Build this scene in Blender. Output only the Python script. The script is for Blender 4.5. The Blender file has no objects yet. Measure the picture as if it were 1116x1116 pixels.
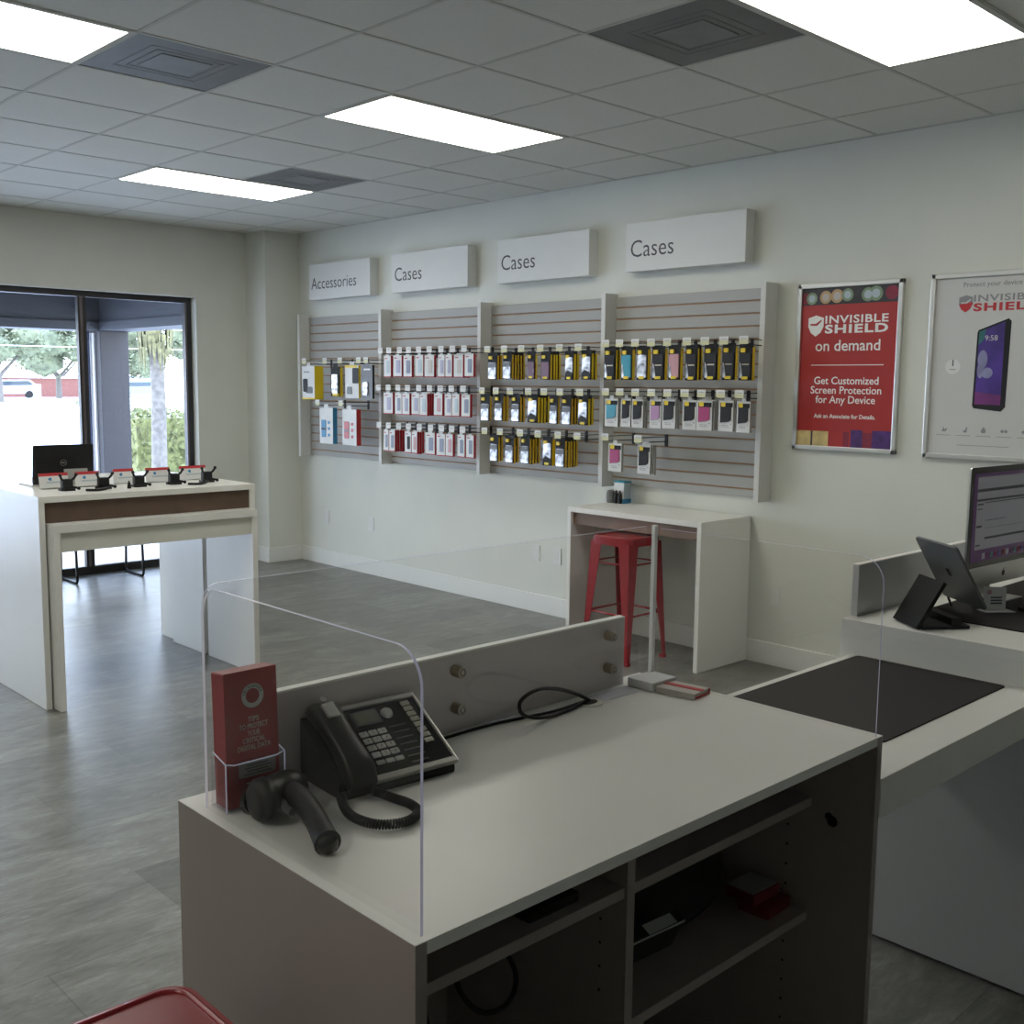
import bpy, bmesh, math, random
from mathutils import Vector, Matrix
random.seed(7)
S = bpy.context.scene
COL = S.collection
PI = math.pi

# ------------------------------------------------------------------ materials
def mat(name, col, rough=.5, metal=0., var=0., vscale=8., bump=0., bscale=60., emit=None, estr=0., coat=0., spec=.5, trans=0.):
    m = bpy.data.materials.new(name); m.use_nodes = True
    nt = m.node_tree; b = nt.nodes['Principled BSDF']
    b.inputs['Base Color'].default_value = (*col, 1)
    b.inputs['Roughness'].default_value = rough
    b.inputs['Metallic'].default_value = metal
    b.inputs['Specular IOR Level'].default_value = spec
    b.inputs['Coat Weight'].default_value = coat
    b.inputs['Transmission Weight'].default_value = trans
    if emit:
        b.inputs['Emission Color'].default_value = (*emit, 1); b.inputs['Emission Strength'].default_value = estr
    if var or bump:
        tc = nt.nodes.new('ShaderNodeTexCoord')
    if var:
        n = nt.nodes.new('ShaderNodeTexNoise'); n.inputs['Scale'].default_value = vscale; n.inputs['Detail'].default_value = 4
        nt.links.new(tc.outputs['Object'], n.inputs['Vector'])
        mr = nt.nodes.new('ShaderNodeMapRange'); mr.inputs['From Min'].default_value = .3; mr.inputs['From Max'].default_value = .7
        mr.inputs['To Min'].default_value = 1 - var; mr.inputs['To Max'].default_value = 1 + var
        nt.links.new(n.outputs['Fac'], mr.inputs['Value'])
        mx = nt.nodes.new('ShaderNodeVectorMath'); mx.operation = 'SCALE'; mx.inputs[0].default_value = col
        nt.links.new(mr.outputs['Result'], mx.inputs['Scale'])
        nt.links.new(mx.outputs['Vector'], b.inputs['Base Color'])
    if bump:
        n2 = nt.nodes.new('ShaderNodeTexNoise'); n2.inputs['Scale'].default_value = bscale; n2.inputs['Detail'].default_value = 3
        nt.links.new(tc.outputs['Object'], n2.inputs['Vector'])
        bp = nt.nodes.new('ShaderNodeBump'); bp.inputs['Strength'].default_value = bump; bp.inputs['Distance'].default_value = .002
        nt.links.new(n2.outputs['Fac'], bp.inputs['Height']); nt.links.new(bp.outputs['Normal'], b.inputs['Normal'])
    return m

def clear(name, tint=(.96, .975, .97), refl=1.0):
    m = bpy.data.materials.new(name); m.use_nodes = True; nt = m.node_tree
    for n in list(nt.nodes):
        if n.type != 'OUTPUT_MATERIAL': nt.nodes.remove(n)
    out = [n for n in nt.nodes if n.type == 'OUTPUT_MATERIAL'][0]
    t = nt.nodes.new('ShaderNodeBsdfTransparent'); t.inputs['Color'].default_value = (*tint, 1)
    g = nt.nodes.new('ShaderNodeBsdfGlossy'); g.inputs['Roughness'].default_value = .015
    f = nt.nodes.new('ShaderNodeFresnel'); f.inputs['IOR'].default_value = 1.45
    mu = nt.nodes.new('ShaderNodeMath'); mu.operation = 'MULTIPLY'; mu.inputs[1].default_value = refl
    mx = nt.nodes.new('ShaderNodeMixShader')
    ge = nt.nodes.new('ShaderNodeNewGeometry'); iv = nt.nodes.new('ShaderNodeMath'); iv.operation = 'SUBTRACT'; iv.inputs[0].default_value = 1
    m2 = nt.nodes.new('ShaderNodeMath'); m2.operation = 'MULTIPLY'
    nt.links.new(ge.outputs['Backfacing'], iv.inputs[1]); nt.links.new(iv.outputs[0], m2.inputs[1]); nt.links.new(mu.outputs[0], m2.inputs[0])
    nt.links.new(f.outputs[0], mu.inputs[0]); nt.links.new(m2.outputs[0], mx.inputs[0])
    nt.links.new(t.outputs[0], mx.inputs[1]); nt.links.new(g.outputs[0], mx.inputs[2]); nt.links.new(mx.outputs[0], out.inputs[0])
    return m

WALL = mat('wall_paint', (.66, .665, .60), .75, var=.02, vscale=3, bump=.08, bscale=120)
CEILM = mat('ceiling_tile', (.66, .66, .61), .9, var=.02, vscale=40, bump=.3, bscale=260)
TBAR = mat('ceiling_bar', (.54, .54, .50), .85, var=.02)
TRIM = mat('trim_paint', (.72, .72, .68), .45, var=.01)
LAM = mat('white_laminate', (.79, .78, .735), .32, var=.012, vscale=5)
LAME = mat('laminate_edge', (.68, .68, .60), .45, var=.02)
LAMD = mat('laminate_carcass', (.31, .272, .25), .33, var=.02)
WALNUT = mat('brown_veneer', (.10, .062, .040), .5, var=.12, vscale=12)
SLAT = mat('slatwall_grey', (.38, .375, .35), .55, var=.02)
GROOVE = mat('slat_groove_brown', (.36, .21, .115), .7, var=.1)
FIN = mat('side_panel_white', (.62, .62, .585), .45, var=.02)
SIGNM = mat('sign_board', (.68, .68, .65), .5, var=.01)
INK = mat('dark_ink', (.07, .07, .08), .6, var=.02)
WINK = mat('white_ink', (.85, .84, .80), .5, var=.01)
GINK = mat('grey_ink', (.25, .25, .26), .6, var=.02)
RINK = mat('red_ink', (.50, .03, .035), .5, var=.02)
BRONZE = mat('bronze_frame', (.035, .033, .034), .4, .4, var=.05)
BLK = mat('black_plastic', (.009, .009, .010), .42, var=.1, vscale=30, spec=.32)
BLKG = mat('black_gloss', (.006, .006, .007), .14, var=.05)
BLKM = mat('black_matte', (.011, .011, .011), .7, spec=.25, var=.1, vscale=50, bump=.15, bscale=400)
MATM = mat('black_desk_mat', (.012, .010, .010), .6, spec=.2, var=.08, vscale=20)
GREYP = mat('grey_plastic', (.10, .105, .11), .45, var=.03)
SILV = mat('silver_metal', (.52, .51, .48), .28, .9, var=.03)
ALU = mat('aluminium', (.62, .62, .60), .35, .85, var=.02)
KEYM = mat('key_grey', (.50, .50, .46), .4, var=.03)
RED = mat('red_enamel', (.31, .014, .022), .28, var=.04, coat=.3)
REDP = mat('red_print', (.40, .026, .024), .4, var=.03)
REDB = mat('red_brochure', (.38, .040, .045), .35, var=.03)
REDC = mat('red_carton', (.40, .016, .028), .5, var=.05)
WHT = mat('white_paper', (.70, .70, .68), .6, var=.02)
WHTC = mat('white_carton', (.62, .62, .60), .5, var=.03)
GRYC = mat('grey_carton', (.33, .33, .31), .6, var=.04)
YEL = mat('yellow_card', (.74, .54, .015), .5, var=.06)
YELD = mat('ochre_card', (.60, .38, .015), .55, var=.08)
YELP = mat('pale_yellow', (.62, .60, .36), .55, var=.03)
BLKC = mat('black_card', (.013, .013, .013), .65, var=.1, spec=.25)
FOIL = mat('foil_blister', (.40, .40, .41), .28, .45, var=.85, vscale=26)
BRASS = mat('brushed_nickel', (.42, .36, .27), .35, .8, var=.05)
OUTW = mat('outlet_white', (.68, .68, .65), .4, var=.01)
VENTM = mat('vent_grey', (.17, .175, .175), .6, var=.1, vscale=4)
VENTL = mat('vent_light', (.21, .22, .225), .6, var=.08)
LIGHT = mat('light_diffuser', (.9, .9, .9), .5, emit=(1., .98, .88), estr=8.7)
ACR = clear('clear_acrylic', (.985, .982, .98))
GLASS = clear('window_glass', (.93, .95, .96), .8)
ACRF = mat('acrylic_edge_pale_glow', (.75, .75, .78), .3, var=.02, emit=(.7, .7, .75), estr=.32)  # emission brightens the shaded far edge, which is no light source
ACRE = mat('acrylic_edge_glow', (.62, .62, .74), .25, var=.02, emit=(.62, .62, .8), estr=.16)  # slight self-glow stands in for light caught in the cut edges
BLUEC = mat('blue_carton', (.03, .22, .42), .5, var=.05)
TEAL = mat('teal_case', (.03, .28, .38), .45, var=.03)
LILAC = mat('lilac_case', (.40, .22, .38), .45, var=.03)
MAGE = mat('magenta_case', (.36, .03, .14), .45, var=.03)
PINK = mat('pink_case', (.50, .26, .28), .45, var=.03)
DKC = mat('dark_case', (.018, .018, .020), .55, var=.08, spec=.3)
PLUM = mat('plum_case', (.12, .04, .07), .4, var=.08)
SLATEB = mat('slate_blue_print', (.20, .22, .30), .45, var=.05)
PALEB = mat('pale_blue_print', (.42, .50, .54), .45, var=.05)
VIOL = mat('violet_print', (.34, .33, .44), .45, var=.1)
CREAM = mat('cream_print', (.50, .46, .42), .5, var=.05)
PURP = mat('purple_screen', (.03, .01, .05), .3, var=.3, vscale=6, emit=(.05, .012, .06), estr=.35)
SCRG = mat('screen_grey', (.10, .10, .105), .4, var=.03, emit=(.13, .13, .14), estr=.45)
SCRD = mat('screen_dark', (.02, .02, .024), .4, emit=(.02, .02, .025), estr=.4, var=.02)
LCD = mat('lcd_olive', (.14, .145, .10), .3, var=.03)
OUTGREY = mat('canopy_paint', (.036, .040, .052), .6, var=.05, vscale=2)
OUTCOL = mat('post_paint', (.020, .018, .024), .6, var=.05, vscale=2)
OUTBLUE = mat('downpipe_paint', (.06, .075, .14), .5, var=.04)
OUTWH = mat('white_outdoor', (.6, .6, .62), .6, var=.03)
ASPH = mat('parking_concrete', (.62, .62, .62), .9, var=.05, vscale=.4, bump=.1)
BRICK = mat('brick_red', (.23, .09, .07), .8, var=.15, vscale=4)
LEAF = mat('leaf_green', (.15, .165, .095), .8, var=.5, vscale=.9)
LEAFH = mat('hedge_green', (.13, .135, .045), .8, var=.55, vscale=9)
BARK = mat('palm_bark', (.13, .115, .10), .9, var=.3, vscale=14)
FROND = mat('dry_frond', (.13, .12, .055), .9, var=.5, vscale=12)
CARW = mat('car_white', (.6, .62, .64), .25, var=.01, coat=.5)
CARG = mat('car_glass', (.03, .05, .07), .1, var=.02)
RUB = mat('rubber_black', (.015, .015, .015), .7, var=.05)
TWEED = mat('patterned_upholstery', (.16, .155, .15), .9, var=.6, vscale=120)
SKINC = mat('bokeh_peach', (.48, .32, .16), .5, var=.08)
BOKG = mat('bokeh_green', (.20, .28, .17), .5, var=.2)
BOKN = mat('bokeh_dark', (.035, .03, .035), .5, var=.3)
BOKR = mat('bokeh_crimson', (.22, .015, .04), .5, var=.2)
BOKP = mat('bokeh_purple', (.07, .02, .14), .5, var=.4, vscale=15)
BOKY = mat('bokeh_yellow', (.55, .42, .17), .5, var=.3, vscale=12)
POSTW = mat('poster_white', (.58, .58, .56), .5, var=.01)
PHPU = mat('phone_purple', (.07, .035, .24), .3, var=.35, vscale=7)
PHPK = mat('phone_plum', (.17, .035, .17), .3, var=.2, vscale=9)
PHTE = mat('phone_teal', (.03, .17, .17), .3, var=.2, vscale=9)
PHLI = mat('phone_mist', (.25, .25, .42), .3, var=.3, vscale=12)

def floor_mat():
    m = bpy.data.materials.new('stone_vinyl_tile'); m.use_nodes = True; nt = m.node_tree; N = nt.nodes; L = nt.links
    b = N['Principled BSDF']
    tc = N.new('ShaderNodeTexCoord')
    br = N.new('ShaderNodeTexBrick'); br.offset = .5; br.inputs['Scale'].default_value = 1.0
    br.inputs['Brick Width'].default_value = .914; br.inputs['Row Height'].default_value = .457
    br.inputs['Mortar Size'].default_value = .0025; br.inputs['Mortar Smooth'].default_value = .2
    br.inputs['Color1'].default_value = (.80, .80, .80, 1); br.inputs['Color2'].default_value = (1.20, 1.20, 1.20, 1)
    br.inputs['Mortar'].default_value = (.78, .78, .78, 1); br.inputs['Bias'].default_value = 0
    L.new(tc.outputs['Object'], br.inputs['Vector'])
    mp = N.new('ShaderNodeMapping'); mp.inputs['Scale'].default_value = (1.0, 2.6, 1)
    L.new(tc.outputs['Object'], mp.inputs['Vector'])
    n1 = N.new('ShaderNodeTexNoise'); n1.inputs['Scale'].default_value = 2.6; n1.inputs['Detail'].default_value = 8; n1.inputs['Roughness'].default_value = .65
    n1.inputs['Distortion'].default_value = .7
    L.new(mp.outputs[0], n1.inputs['Vector'])
    mp2 = N.new('ShaderNodeMapping'); mp2.inputs['Scale'].default_value = (5, 16, 1)
    L.new(tc.outputs['Object'], mp2.inputs['Vector'])
    n3 = N.new('ShaderNodeTexNoise'); n3.inputs['Scale'].default_value = 1.6; n3.inputs['Detail'].default_value = 7; n3.inputs['Roughness'].default_value = .75; n3.inputs['Distortion'].default_value = 1.2
    L.new(mp2.outputs[0], n3.inputs['Vector'])
    mxn = N.new('ShaderNodeMix'); mxn.data_type = 'FLOAT'; mxn.inputs[0].default_value = .42
    L.new(n1.outputs['Fac'], mxn.inputs[2]); L.new(n3.outputs['Fac'], mxn.inputs[3])
    cr = N.new('ShaderNodeValToRGB'); e = cr.color_ramp.elements
    e[0].position = .36; e[0].color = (.105, .104, .092, 1); e[1].position = .66; e[1].color = (.29, .287, .262, 1)
    x = e.new(.5); x.color = (.172, .170, .152, 1)
    L.new(mxn.outputs[0], cr.inputs['Fac'])
    mx = N.new('ShaderNodeMix'); mx.data_type = 'RGBA'; mx.blend_type = 'MULTIPLY'; mx.inputs[0].default_value = 1
    L.new(cr.outputs[0], mx.inputs[6]); L.new(br.outputs['Color'], mx.inputs[7]); L.new(mx.outputs[2], b.inputs['Base Color'])
    mr = N.new('ShaderNodeMapRange'); mr.inputs['To Min'].default_value = .26; mr.inputs['To Max'].default_value = .46
    L.new(n1.outputs['Fac'], mr.inputs['Value']); L.new(mr.outputs[0], b.inputs['Roughness'])
    bp = N.new('ShaderNodeBump'); bp.inputs['Strength'].default_value = .12; bp.inputs['Distance'].default_value = .003
    L.new(n1.outputs['Fac'], bp.inputs['Height']); L.new(bp.outputs[0], b.inputs['Normal'])
    return m
FLOORM = floor_mat()

# ------------------------------------------------------------------ mesh builder
class MB:
    def __init__(s): s.bm = bmesh.new(); s.mi = 0
    def _mark(s, f0):
        for f in s.bm.faces[f0:] if False else [f for f in s.bm.faces if f.index == -1]: f.material_index = s.mi
    def _faces(s, fs):
        for f in fs: f.material_index = s.mi
    def box(s, x0, x1, y0, y1, z0, z1, bev=0., seg=2, M=None):
        b = bmesh.new()
        r = bmesh.ops.create_cube(b, size=1.)
        for v in r['verts']:
            v.co = Vector(((x0 + x1) / 2 + v.co.x * (x1 - x0), (y0 + y1) / 2 + v.co.y * (y1 - y0), (z0 + z1) / 2 + v.co.z * (z1 - z0)))
        if bev: bmesh.ops.bevel(b, geom=b.edges[:], offset=bev, segments=seg, profile=.6, affect='EDGES')
        s.add(b, M); return s
    def add(s, b, M=None):
        if M is not None: b.transform(M)
        mp = {}
        for v in b.verts: mp[v] = s.bm.verts.new(v.co)
        for f in b.faces:
            try:
                nf = s.bm.faces.new([mp[v] for v in f.verts]); nf.material_index = s.mi
            except ValueError: pass
        b.free()
    def poly(s, pts):
        f = s.bm.faces.new([s.bm.verts.new(p) for p in pts]); f.material_index = s.mi; return s
    def prism(s, pts2, t0, t1, M=None, side=None):
        """outline in the local XY plane, extruded t0..t1 along local Z"""
        b = bmesh.new(); n = len(pts2)
        A = [b.verts.new((p[0], p[1], t0)) for p in pts2]; B = [b.verts.new((p[0], p[1], t1)) for p in pts2]
        fs = [b.faces.new(A[::-1]), b.faces.new(B)]
        sd = [b.faces.new((A[i], A[(i + 1) % n], B[(i + 1) % n], B[i])) for i in range(n)]
        if M is not None: b.transform(M)
        mp = {v: s.bm.verts.new(v.co) for v in b.verts}
        for f in fs:
            q = s.bm.faces.new([mp[v] for v in f.verts]); q.material_index = s.mi
        for f in sd:
            q = s.bm.faces.new([mp[v] for v in f.verts]); q.material_index = s.mi if side is None else side
        b.free(); return s
    def cyl(s, p0, p1, r0, r1=None, n=16, caps=True):
        r1 = r0 if r1 is None else r1
        p0 = Vector(p0); p1 = Vector(p1); d = p1 - p0
        b = bmesh.new(); bmesh.ops.create_cone(b, cap_ends=caps, segments=n, radius1=r0, radius2=max(r1, 1e-5), depth=d.length)
        M = Matrix.Translation((p0 + p1) / 2) @ d.to_track_quat('Z', 'Y').to_matrix().to_4x4()
        s.add(b, M); return s
    def tube(s, pts, r, n=8, smooth=0, closed=False):
        P = [Vector(p) for p in pts]
        if smooth: P = catmull(P, smooth, closed)
        rings = []; up = None
        for i, p in enumerate(P):
            a = P[max(i - 1, 0)]; c = P[min(i + 1, len(P) - 1)]
            if closed: a = P[i - 1]; c = P[(i + 1) % len(P)]
            t = (c - a).normalized()
            if up is None: up = t.orthogonal().normalized()
            up = (up - t * up.dot(t)).normalized() if (up - t * up.dot(t)).length > 1e-6 else t.orthogonal().normalized()
            w = t.cross(up)
            rr = r(i / max(1, len(P) - 1)) if callable(r) else r
            rings.append([s.bm.verts.new(p + (up * math.cos(2 * PI * k / n) + w * math.sin(2 * PI * k / n)) * rr) for k in range(n)])
        m = len(rings)
        for i in range(m if closed else m - 1):
            A = rings[i]; B = rings[(i + 1) % m]
            for k in range(n):
                f = s.bm.faces.new((A[k], A[(k + 1) % n], B[(k + 1) % n], B[k])); f.material_index = s.mi; f.smooth = True
        if not closed:
            for A in (rings[0][::-1], rings[-1]):
                f = s.bm.faces.new(A); f.material_index = s.mi
        return s
    def ball(s, c, rx, ry=None, rz=None, sub=2, M=None, jit=0., seed=0):
        b = bmesh.new(); bmesh.ops.create_icosphere(b, subdivisions=sub, radius=1.)
        rnd = random.Random(seed)
        for v in b.verts:
            k = 1 + (rnd.random() - .5) * jit
            v.co = Vector((v.co.x * rx * k, v.co.y * (ry or rx) * k, v.co.z * (rz or rx) * k))
        T = Matrix.Translation(c)
        s.add(b, T if M is None else T @ M); return s
    def lathe(s, prof, c=(0, 0, 0), n=24, M=None):
        b = bmesh.new(); R = []
        for r, z in prof:
            R.append([b.verts.new((r * math.cos(2 * PI * k / n), r * math.sin(2 * PI * k / n), z)) for k in range(n)])
        for i in range(len(R) - 1):
            for k in range(n): b.faces.new((R[i][k], R[i][(k + 1) % n], R[i + 1][(k + 1) % n], R[i + 1][k]))
        b.faces.new(R[0][::-1]); b.faces.new(R[-1])
        T = Matrix.Translation(c); s.add(b, T if M is None else T @ M); return s
    def mesh(s, name, mats, off=None, smooth=None):
        bmesh.ops.recalc_face_normals(s.bm, faces=s.bm.faces[:])
        if off is not None: bmesh.ops.translate(s.bm, verts=s.bm.verts[:], vec=-Vector(off))
        me = bpy.data.meshes.new(name); s.bm.to_mesh(me); s.bm.free()
        for m in (mats if isinstance(mats, (list, tuple)) else [mats]): me.materials.append(m)
        if smooth is not None:
            for p in me.polygons: p.use_smooth = True
            me.set_sharp_from_angle(angle=smooth)
        return me
    def build(s, name, mats, parent=None, smooth=None):
        """verts are in world space; a part is shifted into its (unrotated) parent's space"""
        off = Vector((0, 0, 0)); q = parent
        while q is not None: off += q.location; q = q.parent
        me = s.mesh(name, mats, off if parent is not None else None, smooth)
        o = bpy.data.objects.new(name, me); COL.objects.link(o)
        if parent is not None: o.parent = parent
        return o
    def local(s, name, mats, parent, loc=(0, 0, 0), smooth=None):
        me = s.mesh(name, mats, None, smooth)
        o = bpy.data.objects.new(name, me); COL.objects.link(o); o.parent = parent; o.location = loc
        return o

def catmull(P, k, closed=False):
    out = []; n = len(P)
    rng = range(n if closed else n - 1)
    for i in rng:
        if closed: a, b, c, d = P[i - 1], P[i], P[(i + 1) % n], P[(i + 2) % n]
        else: a, b, c, d = P[max(i - 1, 0)], P[i], P[i + 1], P[min(i + 2, n - 1)]
        for j in range(k):
            t = j / k
            out.append(.5 * ((2 * b) + (-a + c) * t + (2 * a - 5 * b + 4 * c - d) * t * t + (-a + 3 * b - 3 * c + d) * t ** 3))
    if not closed: out.append(P[-1])
    return out

def rrect(x0, x1, y0, y1, r, n=6, corners=(1, 1, 1, 1)):
    """corners: bl, br, tr, tl"""
    pts = []
    for (cx, cy, a0, on) in ((x0, y0, 180, corners[0]), (x1, y0, 270, corners[1]), (x1, y1, 0, corners[2]), (x0, y1, 90, corners[3])):
        if not on: pts.append((cx, cy)); continue
        ox = cx + (r if cx == x0 else -r); oy = cy + (r if cy == y0 else -r)
        for i in range(n + 1):
            a = math.radians(a0 + 90 * i / n); pts.append((ox + r * math.cos(a), oy + r * math.sin(a)))
    return pts

def frame(origin, ux, uy):
    ux = Vector(ux).normalized(); uy = Vector(uy).normalized(); uz = ux.cross(uy)
    M = Matrix(((ux.x, uy.x, uz.x, origin[0]), (ux.y, uy.y, uz.y, origin[1]), (ux.z, uy.z, uz.z, origin[2]), (0, 0, 0, 1)))
    return M
def facing_wall(x, y, z):      # text / art on the right wall: reads toward -Y, faces -X
    return frame((x, y, z), (0, -1, 0), (0, 0, 1))

def tag(o, label, cat, group=None, kind=None):
    o['label'] = label; o['category'] = cat
    if group: o['group'] = group
    if kind: o['kind'] = kind
    return o
def thing(name, label, cat, loc=(0, 0, 0), group=None, rz=0):
    o = bpy.data.objects.new(name, None); COL.objects.link(o); o.location = loc; o.rotation_euler = (0, 0, rz)
    o.empty_display_size = .05
    return tag(o, label, cat, group)
def struct(name, mb, mats, smooth=None):
    o = mb.build(name, mats, None, smooth); o['kind'] = 'structure'; return o
def copy_tree(o, loc=None, label=None, group=None):
    r = o.copy(); COL.objects.link(r)
    if loc is not None: r.location = loc
    if label: r['label'] = label
    if group: r['group'] = group
    def rec(a, b):
        for ch in [c for c in SRC[a.name]]:
            d = ch.copy(); COL.objects.link(d); d.parent = b
            rec2(ch, d)
    def rec2(a, b):
        for ch in list(a.children):
            d = ch.copy(); COL.objects.link(d); d.parent = b
    for ch in list(o.children):
        d = ch.copy(); COL.objects.link(d); d.parent = r; rec2(ch, d)
    return r

def text(body, size, M, m, parent, name='lettering', bold=0., sx=1., align='LEFT', ext=.0003, sp=1., shear=0., wpar=True, fit=None):
    """text standing in the plane given by matrix M (x right, y up)"""
    c = bpy.data.curves.new(name, 'FONT'); c.body = body; c.size = size; c.align_x = align; c.offset = bold; c.extrude = ext
    c.space_character = sp; c.resolution_u = 3; c.shear = shear; c.space_line = .9
    t = bpy.data.objects.new('tmp', c); COL.objects.link(t)
    bpy.context.view_layer.update()
    me = bpy.data.meshes.new_from_object(t.evaluated_get(bpy.context.evaluated_depsgraph_get()))
    bpy.data.objects.remove(t)
    if fit:
        xs = [v.co.x for v in me.vertices]; sx = fit / (max(xs) - min(xs)); me.transform(Matrix.Translation((-min(xs), 0, 0)))
    me.transform(M @ Matrix.Diagonal((sx, 1, 1, 1)))
    if wpar and parent is not None:
        off = Vector((0, 0, 0)); q = parent
        while q is not None: off += q.location; q = q.parent
        me.transform(Matrix.Translation(-off))
    me.materials.clear(); me.materials.append(m); me.name = name
    o = bpy.data.objects.new(name, me); COL.objects.link(o); o.parent = parent
    return o

# ------------------------------------------------------------------ camera
F, YAW, PITCH, ROLL = 1163.064, .764, -.119, .011
CAMP = Vector((-3.759, -2.918, 1.658))
import json
def cam():
    cy, sy = math.cos(YAW), math.sin(YAW)
    fwd = Vector((sy * math.cos(PITCH), cy * math.cos(PITCH), math.sin(PITCH)))
    right = Vector((cy, -sy, 0)); up = right.cross(fwd)
    c, s = math.cos(ROLL), math.sin(ROLL)
    r2 = right * c + up * s; u2 = -right * s + up * c
    M = Matrix(((r2.x, u2.x, -fwd.x, CAMP.x), (r2.y, u2.y, -fwd.y, CAMP.y), (r2.z, u2.z, -fwd.z, CAMP.z), (0, 0, 0, 1)))
    cd = bpy.data.cameras.new('camera'); cd.sensor_width = 36; cd.sensor_fit = 'HORIZONTAL'; cd.lens = F / 1116 * 36; cd.clip_start = .05; cd.clip_end = 1000
    o = bpy.data.objects.new('camera', cd); COL.objects.link(o); o.matrix_world = M; S.camera = o
cam()

# ------------------------------------------------------------------ room shell
XW, YW, H = 1.713, 6.0, 3.0
XL, YB = -6.6, -5.6
OPX0, OPX1, OPZ = -4.3, .865, 2.395
b = MB(); b.box(XL, XW, YB, 6.12, -.05, 0); struct('floor', b, FLOORM)
b = MB(); b.box(XW, XW + .12, YB - .1, 6.25, -.05, 3.3); struct('wall_right', b, WALL)
b = MB(); b.box(XL - .12, XL, YB - .1, 6.25, -.05, 3.3); struct('wall_left', b, WALL)
b = MB(); b.box(XL - .12, XW + .12, YB - .12, YB, -.05, 3.3); struct('wall_rear', b, WALL)
b = MB()
b.box(XL, OPX0, YW, YW + .2, 0, H + .2); b.box(OPX1, XW, YW, YW + .2, 0, H + .2); b.box(OPX0, OPX1, YW, YW + .2, OPZ, H + .2)
struct('wall_window', b, WALL)
b = MB(); b.box(1.362, XW, 5.655, YW, 0, H); o = struct('wall_pier', b, WALL)
bb = .135
b = MB(); b.box(XW - .016, XW, YB, 5.655, 0, bb, .004); struct('baseboard_right', b, TRIM)
b = MB(); b.box(1.346, XW - .016, 5.639, 5.655, 0, bb, .004); b.box(1.346, 1.362, 5.655, 5.984, 0, bb, .004); struct('baseboard_pier', b, TRIM)
b = MB(); b.box(OPX1 + .0, 1.346, 5.984, 6.0, 0, bb, .004); struct('baseboard_window', b, TRIM)
b = MB(); b.box(XL, XL + .016, YB, 6.0, 0, bb, .004); struct('baseboard_left', b, TRIM)
b = MB(); b.box(XL + .016, XW - .016, YB, YB + .016, 0, bb, .004); struct('baseboard_rear', b, TRIM)

# ceiling: 2 ft grid, tiles sit a little above the bars; openings where lights and vents go
G = .61
lights = [(-5, 2), (-1, 2), (-1, 6), (-1, -2), (-5, 6), (-9, 2), (-9, -2)]  # last two, out of view, added to light the counter's left face
vents = [(-3, 2), (-1, -1), (0, 5)]
taken = set()
for i, j in lights: taken |= {(i, j), (i + 1, j)}
for i, j in vents: taken.add((i, j))
b = MB()
for i in range(-11, 3):
    for j in range(-10, 10):
        if (i, j) in taken: continue
        x0, x1, y0, y1 = max(i * G, XL), min((i + 1) * G, XW), max(j * G, YB), min((j + 1) * G, YW)
        if x1 - x0 < .02 or y1 - y0 < .02: continue
        b.box(x0, x1, y0, y1, H - .0015, H + .02)
b.box(XL, XW, YB, YW, H + .16, H + .2)
struct('ceiling', b, CEILM)
b = MB()
for i in range(-10, 3):
    b.box(i * G - .009, i * G + .009, YB, YW, H - .0035, H + .006)
for j in range(-9, 10):
    b.box(XL, XW, j * G - .009, j * G + .009, H - .004, H + .006)
b.box(XW - .022, XW, YB, YW, H - .004, H + .004); b.box(XL, XW, YW - .022, YW, H - .004, H + .004)
# bars do not cross the light fittings
struct('trim_1', b, TBAR)

LWORD = {(-5, 2): 'bright ceiling light panel left of the square vent, cut off by the left edge', (-1, 2): 'bright rectangular ceiling light panel above the middle of the floor',
         (-1, 6): 'smallest bright ceiling light panel, farthest back beside the dark vent', (-1, -2): 'largest bright ceiling light panel, nearest, above the counters',
         (-5, 6): 'ceiling light panel over the front left window', (-5, -2): 'ceiling light panel overhead left of the counters', (-5, -6): 'ceiling light panel behind the camera on the left',
         (-1, -6): 'ceiling light panel behind the camera on the right', (-9, 2): 'added unseen ceiling light panel along the left wall', (-9, -2): 'added unseen ceiling light panel at the rear left of the shop'}
for (i, j) in lights:
    x0, x1, y0, y1 = i * G, (i + 2) * G, j * G, (j + 1) * G
    t = thing('ceiling_light', LWORD[(i, j)], 'light', (x0 + G, y0 + G / 2, H), 'fluorescent light panels in the ceiling')
    b = MB()
    for q in ((x0, x1, y0, y0 + .026), (x0, x1, y1 - .026, y1), (x0, x0 + .026, y0 + .026, y1 - .026), (x1 - .026, x1, y0 + .026, y1 - .026)):
        b.box(q[0], q[1], q[2], q[3], H - .006, H + .03)
    b.build('light_frame', TBAR, t)
    b = MB(); b.box(x0 + .026, x1 - .026, y0 + .026, y1 - .026, H - .004, H + .01); b.build('diffuser', LIGHT, t)
VW = ['dark square ceiling vent beside the left light panel', 'dark square ceiling vent beside the nearest light panel', 'small dark square ceiling vent beside the farthest light panel']
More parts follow.
